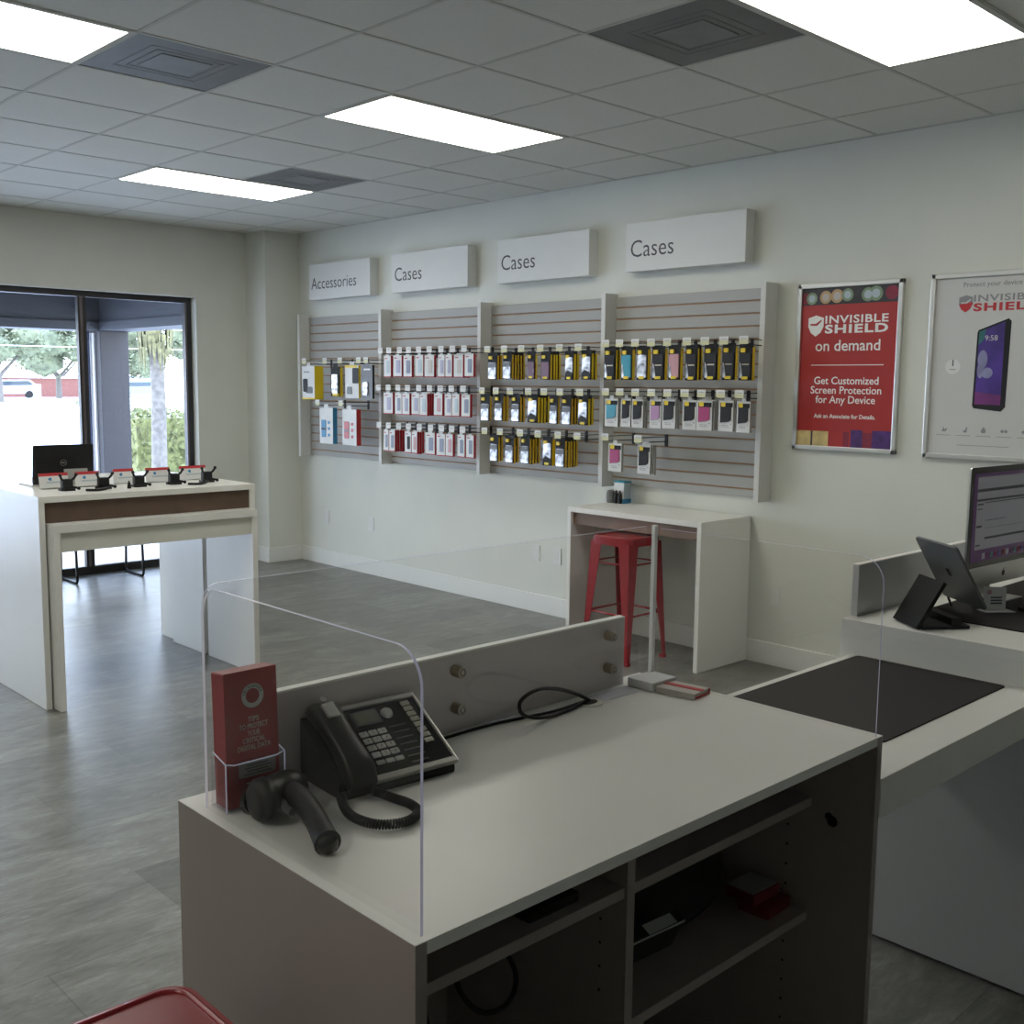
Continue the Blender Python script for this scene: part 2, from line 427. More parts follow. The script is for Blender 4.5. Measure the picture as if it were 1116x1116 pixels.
for k, (i, j) in enumerate(vents):
    x0, y0 = i * G, j * G; cx, cy = x0 + G / 2, y0 + G / 2
    t = thing('ceiling_vent', VW[k], 'vent', (cx, cy, H), 'air vents in the ceiling')
    b = MB(); b.box(x0 + .011, x0 + G - .011, y0 + .011, y0 + G - .011, H - .001, H + .02); b.build('vent_plate', VENTM, t)
    b = MB()
    for r, z in ((.19, .002), (.15, .0025)):
        for q in ((-r, r, -r, -r + .01), (-r, r, r - .01, r), (-r, -r + .01, -r, r), (r - .01, r, -r, r)):
            b.box(cx + q[0], cx + q[1], cy + q[2], cy + q[3], H - z, H - .001)
    b.build('vent_louver', VENTM, t)
    b = MB(); b.box(cx - .115, cx + .115, cy - .115, cy + .115, H - .004, H - .001, .001); b.build('vent_center', VENTL, t)

# ------------------------------------------------------------------ storefront window
YG = 6.12
b = MB()
mull = [(-4.3, -4.23), (-3.12, -3.05), (-2.13, -2.06), (-1.14, -1.07), (-.15, -.08), (.80, .865)]
b.box(OPX0, OPX1, YG - .025, YG + .025, 0, .07); b.box(OPX0, OPX1, YG - .025, YG + .025, OPZ - .05, OPZ)
for x0, x1 in mull: b.box(x0, x1, YG - .025, YG + .025, .07, OPZ - .05)
wf = struct('window_1', b, BRONZE)
for k in range(5):
    x0 = mull[k][1]; x1 = mull[k + 1][0]
    b = MB(); b.box(x0, x1, YG - .003, YG + .003, .07, OPZ - .05)
    p = b.build('pane', GLASS, wf)
b = MB()
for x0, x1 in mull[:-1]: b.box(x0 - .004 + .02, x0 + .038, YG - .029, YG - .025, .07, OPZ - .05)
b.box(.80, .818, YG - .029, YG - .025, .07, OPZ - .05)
b.build('frame_highlight', mat('bronze_highlight', (.16, .14, .14), .35, .6, var=.03), wf)  # lighter strips paint a highlight along the frame uprights

# ------------------------------------------------------------------ outside
b = MB(); b.box(-60, 120, 6.2, 150, -.25, -.04); struct('ground', b, ASPH)
b = MB(); b.box(-60, 120, 6.2, 11.2, -.04, 0, 0); struct('trim_2', b, mat('sidewalk', (.45, .45, .46), .85, var=.05, vscale=1))
# canopy: boarded ceiling, front beam along X, side beam along Y
b = MB()
for k in range(12): b.box(-9, 1.35, 6.22 + k * .205, 6.22 + k * .205 + .197, 2.60, 2.64)
b.box(-9, 1.35, 6.2, 8.9, 2.64, 2.7)
b.box(-9, 1.36, 8.5, 8.82, 2.27, 2.64); b.box(-9, 1.37, 8.47, 8.84, 2.18, 2.27)
b.box(1.04, 1.36, 6.2, 8.5, 2.27, 2.64); b.box(1.02, 1.38, 6.2, 8.5, 2.18, 2.27)
o = struct('canopy', b, OUTGREY)
t = thing('porch_post', 'square grey porch post standing outside the window', 'post', (1.2, 8.66, 0))
b = MB(); b.box(1.04, 1.355, 8.5, 8.82, -.04, 2.18, .006); b.box(1.02, 1.375, 8.48, 8.84, -.04, .12, .006); b.build('shaft', OUTCOL, t)
b = MB(); b.box(1.02, 1.04, 8.62, 8.80, -.04, 2.16, 0); b.build('lit_side_board', OUTWH, t)  # white face paints the lit left side of the post
o = MB().cyl((.985, 8.72, -.04), (.985, 8.72, 2.2), .03, n=12).build('downpipe', OUTBLUE)
tag(o, 'thin blue downpipe beside the porch post outside', 'pipe')
o = MB().cyl((1.17, 9.3, -.04), (1.17, 9.3, 2.18), .03, n=12).build('white_pole', OUTWH)
tag(o, 'thin white pole left of the porch post outside', 'pole')

def foliage(mb, c, r, n, seed, leaf=.12, flat=.8):
    rnd = random.Random(seed)
    for k in range(n):
        a = rnd.uniform(0, 2 * PI); u = rnd.uniform(-1, 1); rr = r * rnd.uniform(.55, 1.0)
        p = Vector((c[0] + rr * math.sqrt(1 - u * u) * math.cos(a), c[1] + rr * math.sqrt(1 - u * u) * math.sin(a), c[2] + rr * u * flat))
        s_ = leaf * rnd.uniform(.6, 1.4)
        d1 = Vector((rnd.uniform(-1, 1), rnd.uniform(-1, 1), rnd.uniform(-1, 1))).normalized(); d2 = d1.orthogonal().normalized()
        mb.poly([p + d1 * s_, p + d2 * s_ * .5, p - d1 * s_, p - d2 * s_ * .5])

# palm trunk with dry skirt and fronds
def palm(x, y, hgt, r, label, seed):
    t = thing('palm_tree', label, 'tree', (x, y, -.04))
    b = MB(); b.tube([(x, y, -.04), (x + .02, y, hgt * .5), (x - .03, y, hgt)], lambda u: r * (1.15 - .25 * u), n=12, smooth=6); b.build('trunk', BARK, t)
    b = MB(); rnd = random.Random(seed)
    for k in range(150):
        a = rnd.uniform(0, 2 * PI); l = rnd.uniform(.3, .6); z = hgt - rnd.uniform(0, .75)
        p0 = Vector((x + math.cos(a) * r, y + math.sin(a) * r, z)); p1 = p0 + Vector((math.cos(a) * .17, math.sin(a) * .17, -.05)); p2 = p0 + Vector((math.cos(a) * .15, math.sin(a) * .15, -l))
        w = Vector((-math.sin(a), math.cos(a), 0)) * .03
        b.poly([p0 - w, p0 + w, p1 + w, p1 - w]); b.poly([p1 - w, p1 + w, p2])
    b.build('dry_skirt', FROND, t)
    b = MB()
    for k in range(14):
        a = 2 * PI * k / 14 + rnd.uniform(-.1, .1); up_ = rnd.uniform(.9, 1.8); l = rnd.uniform(1.1, 1.6)
        pts = [Vector((x, y, hgt)) + Vector((math.cos(a) * l * u, math.sin(a) * l * u, up_ * u * 1.2 - 1.5 * u * u)) for u in (0, .25, .5, .75, 1)]
        for q in range(4):
            for s_ in (-1, 1):
                for e in range(3):
                    p = pts[q].lerp(pts[q + 1], e / 3); w = Vector((-math.sin(a), math.cos(a), -.5)) * s_
                    b.poly([p, p + w * .3 + (pts[q + 1] - pts[q]) * .4, p + (pts[q + 1] - pts[q]) * .12])
    b.build('fronds', LEAF, t)
palm(4.28, 14.0, 2.95, .115, 'palm tree with shaggy brown skirt beyond the right window pane', 3)
palm(5.95, 21.0, 3.9, .085, 'slim palm tree behind the shaggy palm', 5)
# clipped hedge
b = MB(); rnd = random.Random(4)
t = None
for k in range(5200):
    u = rnd.random(); x = 4.2 + u * 3.4; y = 15.3 + rnd.uniform(-.6, .6); z = rnd.uniform(0, 1.15)
    s_ = rnd.uniform(.03, .075); d1 = Vector((rnd.uniform(-1, 1), rnd.uniform(-1, 1), rnd.uniform(-1, 1))).normalized(); d2 = d1.orthogonal().normalized()
    p = Vector((x, y, z)); b.poly([p + d1 * s_, p + d2 * s_ * .6, p - d1 * s_, p - d2 * s_ * .6])
b.box(4.3, 7.5, 14.85, 15.75, -.04, 1.0)
o = b.build('hedge', LEAFH); tag(o, 'clipped yellow-green hedge outside behind the shaggy palm', 'hedge')
# far tree line
TL = [(23.5, 80, 3.5, 'pale green spreading tree far left beyond the parking lot'), (33.5, 95, 5.0, 'broad green tree with visible trunk beyond the parking lot'),
      (33.9, 84, 3.9, 'round green tree nearest the window mullion beyond the lot'), (50, 99, 5.2, 'pale green tree showing right of the porch post'),
      (31.0, 118, 6.0, 'taller dark green tree rising behind the brick building'), (43, 119, 5.5, 'green tree behind the white building across the lot')]
for k, (x, y, r, lab) in enumerate(TL):
    t = thing('broadleaf_tree', lab, 'tree', (x, y, -.1), 'trees across the parking lot')
    b = MB(); b.cyl((x, y, -.1), (x, y, 2.2), .28, .2, 10)
    for s_ in (-1, 1): b.cyl((x, y, 1.8), (x + s_ * 1.6, y, 3.6), .16, .08, 8)
    b.build('trunk', BARK, t)
    b = MB(); rnd = random.Random(k + 20)
    for q in range(9):
        c = (x + rnd.uniform(-.6, .6) * r, y + rnd.uniform(-.4, .4) * r, 2.2 + r * .55 + rnd.uniform(-.35, .5) * r)
        foliage(b, c, r * .44, 420, k * 20 + q, .17)
        b.ball(c, r * .34, r * .34, r * .3, 1, jit=.3, seed=q)
    b.build('crown', LEAF, t)
t = thing('brick_building', 'low red brick building beyond the white van', 'building', (33.8, 104, 0))
b = MB(); b.box(29, 38.3, 102, 108, -.1, 1.75); b.build('wall', BRICK, t)
b = MB(); b.box(28.8, 38.5, 101.8, 108.2, 1.75, 1.95); b.build('roof_edge', OUTWH, t)
b = MB(); b.box(33.6, 34.5, 101.95, 102.0, -.1, 1.2); b.build('door', GRYC, t)
t = thing('white_building', 'small white building across the parking lot', 'building', (43, 104, 0))
b = MB(); b.box(39.2, 46.5, 102, 107, -.1, 1.9); b.build('wall', OUTWH, t)
b = MB(); b.box(39.0, 46.7, 101.8, 107.2, 1.9, 2.1); b.build('roof_edge', GRYC, t)
for (x, y, rx, lab) in ((24.6, 66.5, .9, 'low dark green shrub on the parking lot island'), (26.0, 67.5, .7, 'smaller green shrub beside the lot island shrub')):
    b = MB(); foliage(b, (x, y, .12), rx, 300, int(x), .12, .3); b.ball((x, y, .05), rx * .9, rx * .7, .22, 2, jit=.2)
    o = b.build('shrub', LEAF); tag(o, lab, 'shrub')
# van
def car(x, y, lab, colm, cat='car', name='van'):
    t = thing(name, lab, cat, (x, y, -.04))
    prof = [(-2.3, .35), (-2.3, .95), (-1.9, 1.1), (-1.2, 1.55), (1.6, 1.6), (2.2, 1.15), (2.35, .8), (2.35, .35)]
    b = MB(); b.prism([(p[0], p[1]) for p in prof], -.85, .85, frame((x, y, 0), (1, 0, 0), (0, 0, 1))); b.build('body', colm, t)
    b = MB(); b.prism([(-1.65, 1.05), (-1.1, 1.45), (1.5, 1.5), (1.9, 1.12)], .85, .87, frame((x, y, 0), (1, 0, 0), (0, 0, 1))); b.build('side_window', CARG, t)
    for wx in (-1.5, 1.5):
        b = MB(); b.cyl((x + wx, y - .9, .3), (x + wx, y - .6, .3), .33, n=16); b.build('wheel', RUB, t)
car(30.0, 97.5, 'white van parked in front of the brick building', CARW)
car(42.6, 99, 'pale blue car seen right of the porch post', mat('car_blue', (.20, .32, .42), .3, var=.02), name='car')
# kerb island, power lines
b = MB(); b.box(22.5, 28.5, 65.6, 68.6, -.04, .06, .02); struct('trim_3', b, mat('kerb', (.42, .46, .36), .9, var=.1))
for z, nm in ((5.6, 'upper'), (4.1, 'lower')):
    o = MB().tube([(-10, 75, z), (20, 75, z - .15), (60, 75, z + .1)], .03, n=6, smooth=4).build('street_wire', OUTWH); tag(o, nm + ' pale power line crossing in front of the far trees', 'wire')
    for q in o.data.polygons: pass

# ------------------------------------------------------------------ chair by the window
t = thing('waiting_chair', 'black sled-base chair with patterned grey seat behind the display table', 'chair', (-.11, 5.88, 0))
for x in (-.39, .17):
    b = MB(); b.tube([(x, 5.72, .46), (x, 5.70, .03), (x, 5.715, .012), (x, 6.03, .012), (x, 6.045, .03), (x, 6.02, .46)], .012, n=8); b.build('leg_frame', BLK, t)
b = MB(); b.box(-.40, .18, 5.56, 6.03, .44, .50, .02); b.build('seat', TWEED, t)
b = MB(); b.box(-.38, .16, 5.98, 6.03, .52, .80, .02); b.build('backrest', TWEED, t)

# ------------------------------------------------------------------ right wall: slatwall bays
YF = [.577 + 1.22 * k for k in range(5)]      # side panel near edges
PXF = 1.585; PT = .035
GP = .0745
BAYN = ['case bay nearest the posters', 'second case bay from the posters', 'red and white box bay', 'leftmost bay with the yellow box']
for k in range(4):
    y0 = YF[k] + PT; y1 = YF[k + 1]
    t = thing('mounted_slat_display', ['grey slatwall panel bay nearest the posters above the white wall table', 'grey slatwall panel bay holding clear and yellow-edged packs', 'grey slatwall panel bay holding white and red boxes', 'grey slatwall panel bay farthest left under the Accessories sign'][k], 'wall display', (1.66, (y0 + y1) / 2, 1.62), 'slatwall bays along the right wall')
    b = MB(); z = 1.002; n = 0
    z = 2.235
    while z > 1.06:
        zt = z; zb = z - GP + .010
        b.box(1.69, 1.711, y0, y1, zb, zt, .0015, 1); z -= GP
    b.box(1.69, 1.711, y0, y1, 1.0, z, .0015, 1)
    b.build('slat_panel', SLAT, t)
    b = MB(); b.box(1.699, 1.711, y0, y1, 1.01, 2.23); b.build('groove', GROOVE, t)
    ys = [YF[k]] + ([YF[4]] if k == 3 else [])
    for yy in ys:
        b = MB(); b.box(PXF, 1.711, yy, yy + PT, .985, 2.258, .002); b.build('side_panel', FIN, t)

# signs
SG = [('Accessories', 5.345, 4.436, 'white sign board reading Accessories, mounted above the leftmost slatwall bay', .155), ('Cases', 4.14, 3.207, 'white Cases sign above the red and white boxes', .20),
      ('Cases', 2.88, 1.985, 'white Cases sign above the bay of yellow-edged packs', .20), ('Cases', 1.665, .752, 'white Cases sign nearest the red poster', .20)]
for body, y1, y0, lab, size in SG:
    t = thing('hanging_sign', lab, 'sign', (1.62, (y0 + y1) / 2, 2.54), 'white category signs on the right wall')
    b = MB(); b.box(1.622, 1.712, y0, y1, 2.385, 2.69, .002); b.build('sign_board', SIGNM, t)
    text(body, .145 if body == 'Accessories' else .153, facing_wall(1.6215, y1 - .035, 2.475), INK, t, bold=-.0006, sx=.98)

# ------------------------------------------------------------------ hooks and packs
def facebox(mb, y0, y1, z0, z1, x0, x1, fm, sm, bev=.0):
    """carton: face toward -X uses fm slot, rest sm slot"""
    mb.mi = sm
    P = lambda x, y, z: (x, y, z)
    v = [P(x0, y0, z0), P(x0, y1, z0), P(x0, y1, z1), P(x0, y0, z1), P(x1, y0, z0), P(x1, y1, z0), P(x1, y1, z1), P(x1, y0, z1)]
    V = [mb.bm.verts.new(q) for q in v]
    for idx, m_ in (((0, 1, 2, 3), fm), ((5, 4, 7, 6), sm), ((4, 0, 3, 7), sm), ((1, 5, 6, 2), sm), ((3, 2, 6, 7), sm), ((4, 5, 1, 0), sm)):
        f = mb.bm.faces.new([V[i] for i in idx]); f.material_index = m_

CACHE = {}
def part_mesh(key, fn):
    if key not in CACHE: CACHE[key] = fn()
    return CACHE[key]
def put(name, me, parent, loc=(0, 0, 0)):
    o = bpy.data.objects.new(name, me); COL.objects.link(o); o.parent = parent; o.location = loc; return o

def blister_parts(w, h, d, code):
    """black and yellow card with a clear blister; local: front at x=0, centre y=0, top z=0"""
    key = ('bl', round(w, 2), h, d, code); w = round(w, 2)
    out = []
    def card():
        b = MB(); facebox(b, -w / 2, w / 2, -h, 0, 0, d, 0, 1); b.mi = 0
        b.box(0, .0015, -w / 2, w / 2, 0, .022); return b.mesh('card', [BLKC, YELD if code in 's' else YEL])
    out.append(('card', part_mesh(key + ('c',), card)))
    main = {'s': FOIL, 'u': PLUM, 'x': FOIL, 'k': DKC, 'b': TEAL, 'w': FOIL, 'p': PINK}[code]
    def blis():
        b = MB()
        if code in 'su': z0, z1 = -h * .98, -h * .30
        elif code == 'x': z0, z1 = -h * .95, -h * .12
        else: z0, z1 = -h * .93, -h * .18
        b.prism(rrect(-w * .40, w * .40, z0, z1, .010, 4), 0, .008, frame((0, 0, 0), (0, -1, 0), (0, 0, 1)))
        return b.mesh('case', main)
    out.append(('case', part_mesh(key + ('b',), blis)))
    def sheen():
        b = MB()
        if code in 'kbpw': b.prism([(-w * .38, -h * .92), (-w * .14, -h * .95), (-w * .26, -h * .55), (-w * .38, -h * .45)], .008, .0095, frame((0, 0, 0), (0, -1, 0), (0, 0, 1)))  # foil wedge paints a sheen on the blister
        elif code == 'x':
            b.prism([(-w * .38, -h * .95), (w * .38, -h * .95), (w * .38, -h * .72), (-w * .1, -h * .62), (-w * .38, -h * .75)], .008, .0095, frame((0, 0, 0), (0, -1, 0), (0, 0, 1)))
        else: b.prism([(-w * .38, -h * .52), (w * .38, -h * .5), (w * .38, -h * .31), (-w * .38, -h * .31)], .008, .0095, frame((0, 0, 0), (0, -1, 0), (0, 0, 1)))
        return b.mesh('insert', FOIL if code in 'kbpw' else (DKC if code == 'x' else (PLUM if code == 'u' else GREYP)))
    out.append(('insert', part_mesh(key + ('s',), sheen)))
    def badge():
        b = MB(); M = frame((0, 0, 0), (0, -1, 0), (0, 0, 1))
        b.prism(rrect(-w * .34, -w * .02, -h * .16, -h * .03, .004, 3), .0005, .010, M)
        return b.mesh('badge', YEL)
    out.append(('badge', part_mesh(key + ('y',), badge)))
    if code in 'kbpwux':
        def ylab():
            b = MB(); b.prism(rrect(-w * .2, w * .24, -h * .97, -h * .88, .004, 3), .008, .0105, frame((0, 0, 0), (0, -1, 0), (0, 0, 1))); return b.mesh('yellow_label', YEL)
        out.append(('yellow_label', part_mesh(key + ('q',), ylab)))
    if code == 'k':
        def line():
            b = MB(); b.prism(rrect(-w * .2, w * .3, -h * .54, -h * .50, .002, 2), .008, .010, frame((0, 0, 0), (0, -1, 0), (0, 0, 1))); return b.mesh('print_line', BRASS)
        out.append(('print_line', part_mesh(key + ('l',), line)))
    return out
def carton_parts(w, h, d, code):
    key = ('ca', round(w, 2), h, d, code); w = round(w, 2); M = frame((0, 0, 0), (0, -1, 0), (0, 0, 1)); out = []
    def body():
        b = MB(); facebox(b, -w / 2, w / 2, -h, 0, 0, d, 0, 1); b.mi = 0; b.box(0, .002, -w * .15, w * .15, 0, .02)
        return b.mesh('carton', [WHTC, GRYC])
    out.append(('carton', part_mesh(key + ('c',), body)))
    def head():
        b = MB(); b.prism([(-w * .40, -h * .07), (w * .46, -h * .07), (w * .46, -h * .22), (-w * .40, -h * .22)], .0003, .002, M); return b.mesh('header_band', BLKC)
    out.append(('header_band', part_mesh(key + ('h',), head)))
    cm = {'t': TEAL, 'k': DKC, 'l': LILAC, 'm': MAGE}[code]
    def case():
        b = MB(); b.prism([(-w * .36, -h * .22), (w * .36, -h * .22), (w * .36, -h * .62), (w * .2, -h * .68), (-w * .36, -h * .72)], .0003, .006, M); return b.mesh('case', cm)
    out.append(('case', part_mesh(key + ('k',), case)))
    def badge():
        b = MB(); b.prism(rrect(-w * .34, -w * .04, -h * .20, -h * .05, .005, 3), .002, .004, M); return b.mesh('badge', YEL)
    out.append(('badge', part_mesh(key + ('y',), badge)))
    def lines():
        b = MB()
        for q in (.80, .85): b.prism([(-w * .3, -h * q), (w * .2, -h * q), (w * .2, -h * (q + .015)), (-w * .3, -h * (q + .015))], .0003, .0012, M)
        b.prism([(w * .3, -h * .74), (w * .38, -h * .74), (w * .38, -h * .78), (w * .3, -h * .78)], .0003, .0012, M)
        return b.mesh('print_line', GINK)
    out.append(('print_line', part_mesh(key + ('l',), lines)))
    return out
def redbox_parts(w, h, d, code):
    key = ('rb', round(w, 3), h, d, code); M = frame((0, 0, 0), (0, -1, 0), (0, 0, 1)); out = []
    def body():
        b = MB(); facebox(b, -w / 2, w / 2, -h, 0, 0, d, 0, 1); b.mi = 0; b.box(0, .002, -w * .2, w * .2, 0, .012); return b.mesh('carton', [WHTC, REDC])
    out.append(('carton', part_mesh(key + ('c',), body)))
    cm = {'g': PALEB, 'v': VIOL, 'd': SLATEB, 'w': CREAM, 'p': PINK, 'k': DKC}[code]
    def ph():
        b = MB(); b.prism(rrect(-w * .12, w * .32, -h * .82, -h * .22, .008, 4), .0003, .003, M); return b.mesh('phone_print', cm)
    out.append(('phone_print', part_mesh(key + ('p',), ph)))
    def ln():
        b = MB(); b.prism([(-w * .36, -h * .1), (-w * .02, -h * .1), (-w * .02, -h * .14), (-w * .36, -h * .14)], .0003, .0012, M)
        return b.mesh('print_line', REDC)
    out.append(('print_line', part_mesh(key + ('l',), ln)))
    def bs():
        b = MB(); b.prism([(-w * .5, -h * .96), (w * .5, -h * .96), (w * .5, -h), (-w * .5, -h)], .0003, .0012, M); return b.mesh('base_stripe', REDC)
    out.append(('base_stripe', part_mesh(key + ('z',), bs)))
    return out

ORD = ['first', 'second', 'third', 'fourth', 'fifth', 'sixth', 'seventh', 'eighth', 'ninth']
ROWW = ['top', 'middle', 'lowest']
DEEP = ['front', 'second', 'third', 'fourth', 'fifth', 'sixth']
DESC = {'s': 'foil-fronted screen protector pack', 'u': 'plum and foil accessory pack', 'x': 'glossy clear blister case pack', 'k': 'black phone case pack', 'b': 'teal phone case blister pack', 'w': 'silver phone case blister pack', 'p': 'pink phone case blister pack'}
DESCC = {'t': 'white carton with teal phone case', 'k': 'white carton with black phone case', 'l': 'white carton with lilac phone case', 'm': 'white carton with magenta phone case'}
DESCR = {'g': 'white-fronted box, blue phone', 'v': 'white-fronted box, violet phone', 'd': 'white-fronted box, slate phone', 'w': 'white-fronted box, cream phone', 'p': 'white-fronted box, pink phone', 'k': 'white-fronted box, black phone'}
XF = 1.43
def pack(parts, y, ztop, x, label, cat, group, name, tilt=0.):
    t = thing(name, label, cat, (x, y, ztop), group)
    t.rotation_euler = (0, 0, tilt)
    for nm, me in parts: put(nm, me, t)
    return t

def hook(y, z, xt, label, yellow, reach=1.405):
    t = thing('display_hook', label, 'hook', (1.69, y, z), 'black display hooks on the slatwall')
    def arm():
        b = MB(); L_ = 1.69 - reach
        b.box(-.004, .0, -.012, .012, -.03, .045)
        b.tube([(0, 0, 0), (-L_ + .02, 0, 0), (-L_ + .008, 0, .012)], .0028, n=6)
        b.tube([(0, 0, .03), (-L_, 0, .03)], .0022, n=6); return b.mesh('hook_arm', BLK)
    put('hook_arm', part_mesh(('arm', reach), arm), t)
    def tg():
        b = MB(); b.mi = 0; b.box(-.0015, .0, -.030, .030, .004, .026); b.mi = 1; b.box(-.0015, 0, -.030, .030, -.020, .004)
        b.mi = 2; b.box(-.002, -.0015, -.022, .018, .008, .012)
        return b.mesh('price_tag', [WHT, YELP if yellow else WHT, GRYC])
    put('price_tag', part_mesh(('tag', yellow), tg), t, (reach - 1.69 - .001, 0, .022))
    return t

S4=[[(1.66,1.561,.044,'k'),(1.516,1.428,.028,'b'),(1.395,1.3,.028,'w'),(1.269,1.171,.03,'k'),(1.141,1.055,.035,'p'),(1.017,.926,.059,'k'),(.883,.78,.027,'k'),(.755,.66,.032,'k'),(.64,.63-.085,.03,'k')],
[(1.644,1.538,.014,'t'),(1.512,1.429,.001,'k'),(1.423,1.331,.048,'k'),(1.281,1.187,.003,'l'),(1.18,1.082,.044,'k'),(1.025,.927,0,'k'),(.921,.814,.066,'m'),(.766,.663,.04,'k'),(.643,.548,.017,'k')],
[(1.608,1.499,.021,'m'),(1.368,1.264,.063,'k')]]
T4=[[1.629,1.514,1.387,1.261,1.138,.99,.861,.728,.593],[1.622,1.502,1.377,1.25,1.125,.996,.874,.738,.61],[1.617,1.345]]
S3=[[(2.761,2.665,.057,'s'),(2.604,2.517,.119,'s'),(2.363,2.28,.032,'u'),(2.23,2.139,.102,'u'),(2.005,1.924,.057,'x'),(1.836+.02,1.749+.02,.045,'x')],
[(2.837,2.739,.03,'s'),(2.689,2.6,.064,'s'),(2.517,2.427,.051,'s'),(2.354,2.253,.099,'x'),(2.144,2.061,.026,'s'),(2.028,1.942,.077,'s'),(1.88,1.79,.048,'x')],
[(2.735,2.645,.041,'s'),(2.577,2.482,.044,'s'),(2.418,2.327,.091,'s'),(2.202,2.11,.017,'x'),(2.079,1.992,.121,'s')]]
T3=[[2.743,2.568,2.397,2.212,2.035,1.865],[2.796,2.65,2.505,2.324,2.174,2.024,1.844],[2.766,2.603,2.399,2.225,2.037,1.86]]
S2=[[(3.991,3.901,.018,'g'),(3.87,3.762,.012,'v'),(3.739,3.637,.027,'d'),(3.592,3.497,.012,'g'),(3.478,3.368,.031,'w'),(3.321,3.241,.005,'v'),(3.234,3.158,.017,'v'),(3.137,3.035,.084,'w'),(2.985+.03,2.95-.03,.01,'d')],
[(3.997,3.878,.014,'v'),(3.85,3.762,.004,'d'),(3.755,3.666,.01,'v'),(3.637,3.545,.003,'v'),(3.539,3.449,.062,'g'),(3.367,3.267,.019,'p'),(3.239,3.16,.003,'v'),(3.154,3.074,.012,'g'),(3.049,2.955,.028,'d')],
[(3.999,3.932,.005,'d'),(3.925,3.851,.093,'d'),(3.721,3.644,.004,'k'),(3.637,3.57,.072,'p'),(3.466,3.357,.01,'d'),(3.333,3.234,.001,'d'),(3.227,3.146,.021,'p'),(3.092,3.011,.013,'d'),(2.995,2.91,.006,'d')]]
T2=[[4.003,3.892,3.757,3.643,3.519,3.392,3.254,3.123,2.994],[4.028,3.901,3.776,3.655,3.517,3.388,3.26,3.133,3.001],[4.024,3.9,3.768,3.644,3.511,3.374,3.246,3.128,3.006]]
BW = {4: 'bay nearest the posters', 3: 'bay of yellow-edged packs', 2: 'bay of red boxes', 1: 'Accessories bay'}
rnd = random.Random(11)
def fill(bay, rows, tops, hs, kind):
    for r, row in enumerate(rows):
        for k, (yl, yr, dep, c) in enumerate(row):
            w = yl - yr; y = (yl + yr) / 2; h = hs[r]
            if kind == 'b': th = .026; fn = blister_parts; nm = 'hanging_blister_pack'; cat = 'phone case pack'; ds = DESC[c]
            elif kind == 'c': th = .022; fn = carton_parts; nm = 'hanging_case_carton'; cat = 'phone case pack'; ds = DESCC[c]
            else: th = .024; fn = redbox_parts; nm = 'hanging_red_box'; cat = 'phone case box'; ds = DESCR[c]
            n = max(1, min(5, round(dep / th)))
            pitch = max(th + .0015, dep / n) if n > 1 else th
            if kind == 'b' and bay == 3 and c != 'x': th_ = pitch - .0115 if n > 1 else .014
            elif kind == 'b' and c == 'x': th_ = max(.02, min(pitch - .0105, .03)) if n > 1 else .03
            elif kind == 'b': th_ = .014 if n > 1 else .024
            elif kind == 'r': th_ = pitch - .004 if n > 1 else .022
            else: th_ = pitch - .0075 if n > 1 else .020
            th_ = round(max(.005, th_), 3)
            if kind == 'b' and n > 1: pitch = max(pitch, th_ + .011)
            for q in range(n):
                lab = f"{ds}, {DEEP[q]} on {ORD[k]} stack, {ROWW[r]} row, {BW[bay]}"
                x = XF + q * pitch
                if x + th_ > 1.68: break
                pack(fn(w, h, th_, c), y + (rnd.uniform(-.003, .003) if q else 0), tops[r] + rnd.uniform(-.003, .003), x, lab, cat,
                     {'b': 'blister packs hanging on the slatwall', 'c': 'white case cartons on the slatwall', 'r': 'white and red boxes on the slatwall'}[kind], nm, rnd.uniform(-.02, .03) if n == 1 else 0)
def hooks(bay, T, tops, yel):
    for r, row in enumerate(T):
        for k, y in enumerate(row):
            hook(y, tops[r] + .012, 1.4, f"black display hook with price tag, {ORD[k]} from left, {ROWW[r]} row, {BW[bay]}", yel)
fill(4, [S4[0]], [1.882], [.188], 'b')
def fill_rows(bay, rows, tops, hs, kind, r0):
    global ROWW
    old = ROWW; ROWW = old[r0:]; fill(bay, rows, tops, hs, kind); ROWW = old
fill_rows(4, S4[1:], [1.577, 1.29], [.177, .18], 'c', 1)
hooks(4, T4, [1.885, 1.58, 1.293], True)
fill(3, S3, [1.862, 1.57, 1.284], [.168, .172, .174], 'b'); hooks(3, T3, [1.866, 1.574, 1.288], True)
fill(2, S2, [1.872, 1.581, 1.283], [.166, .167, .168], 'r'); hooks(2, T2, [1.876, 1.585, 1.287], False)
# accessories bay
Mw = lambda x, y, z: facing_wall(x, y, z)
def accbox(name, label, y0, y1, z0, z1, d, fm, sm, parts, x=XF, tilt=0):
    t = thing(name, label, 'accessory box', (x, (y0 + y1) / 2, z1), 'accessory packs in the leftmost bay')
    b = MB(); facebox(b, y0, y1, z0, z1, x, x + d, 0, 1); b.mi = 0; b.box(x, x + .002, (y0 + y1) / 2 - .03, (y0 + y1) / 2 + .03, z1, z1 + .03); b.build('carton', [fm, sm], t)
    W_ = y1 - y0; H_ = z1 - z0
    for nm, m_, u0, u1, v0, v1, th in parts:
        b = MB(); b.prism(rrect(u0 * W_, u1 * W_, v0 * H_, v1 * H_, min(.012, (u1 - u0) * W_ * .3, (v1 - v0) * H_ * .3), 3), .0004, th, Mw(x, y1, z0)); b.build(nm, m_, t)
    t.rotation_euler = (0, tilt, 0)
    return t
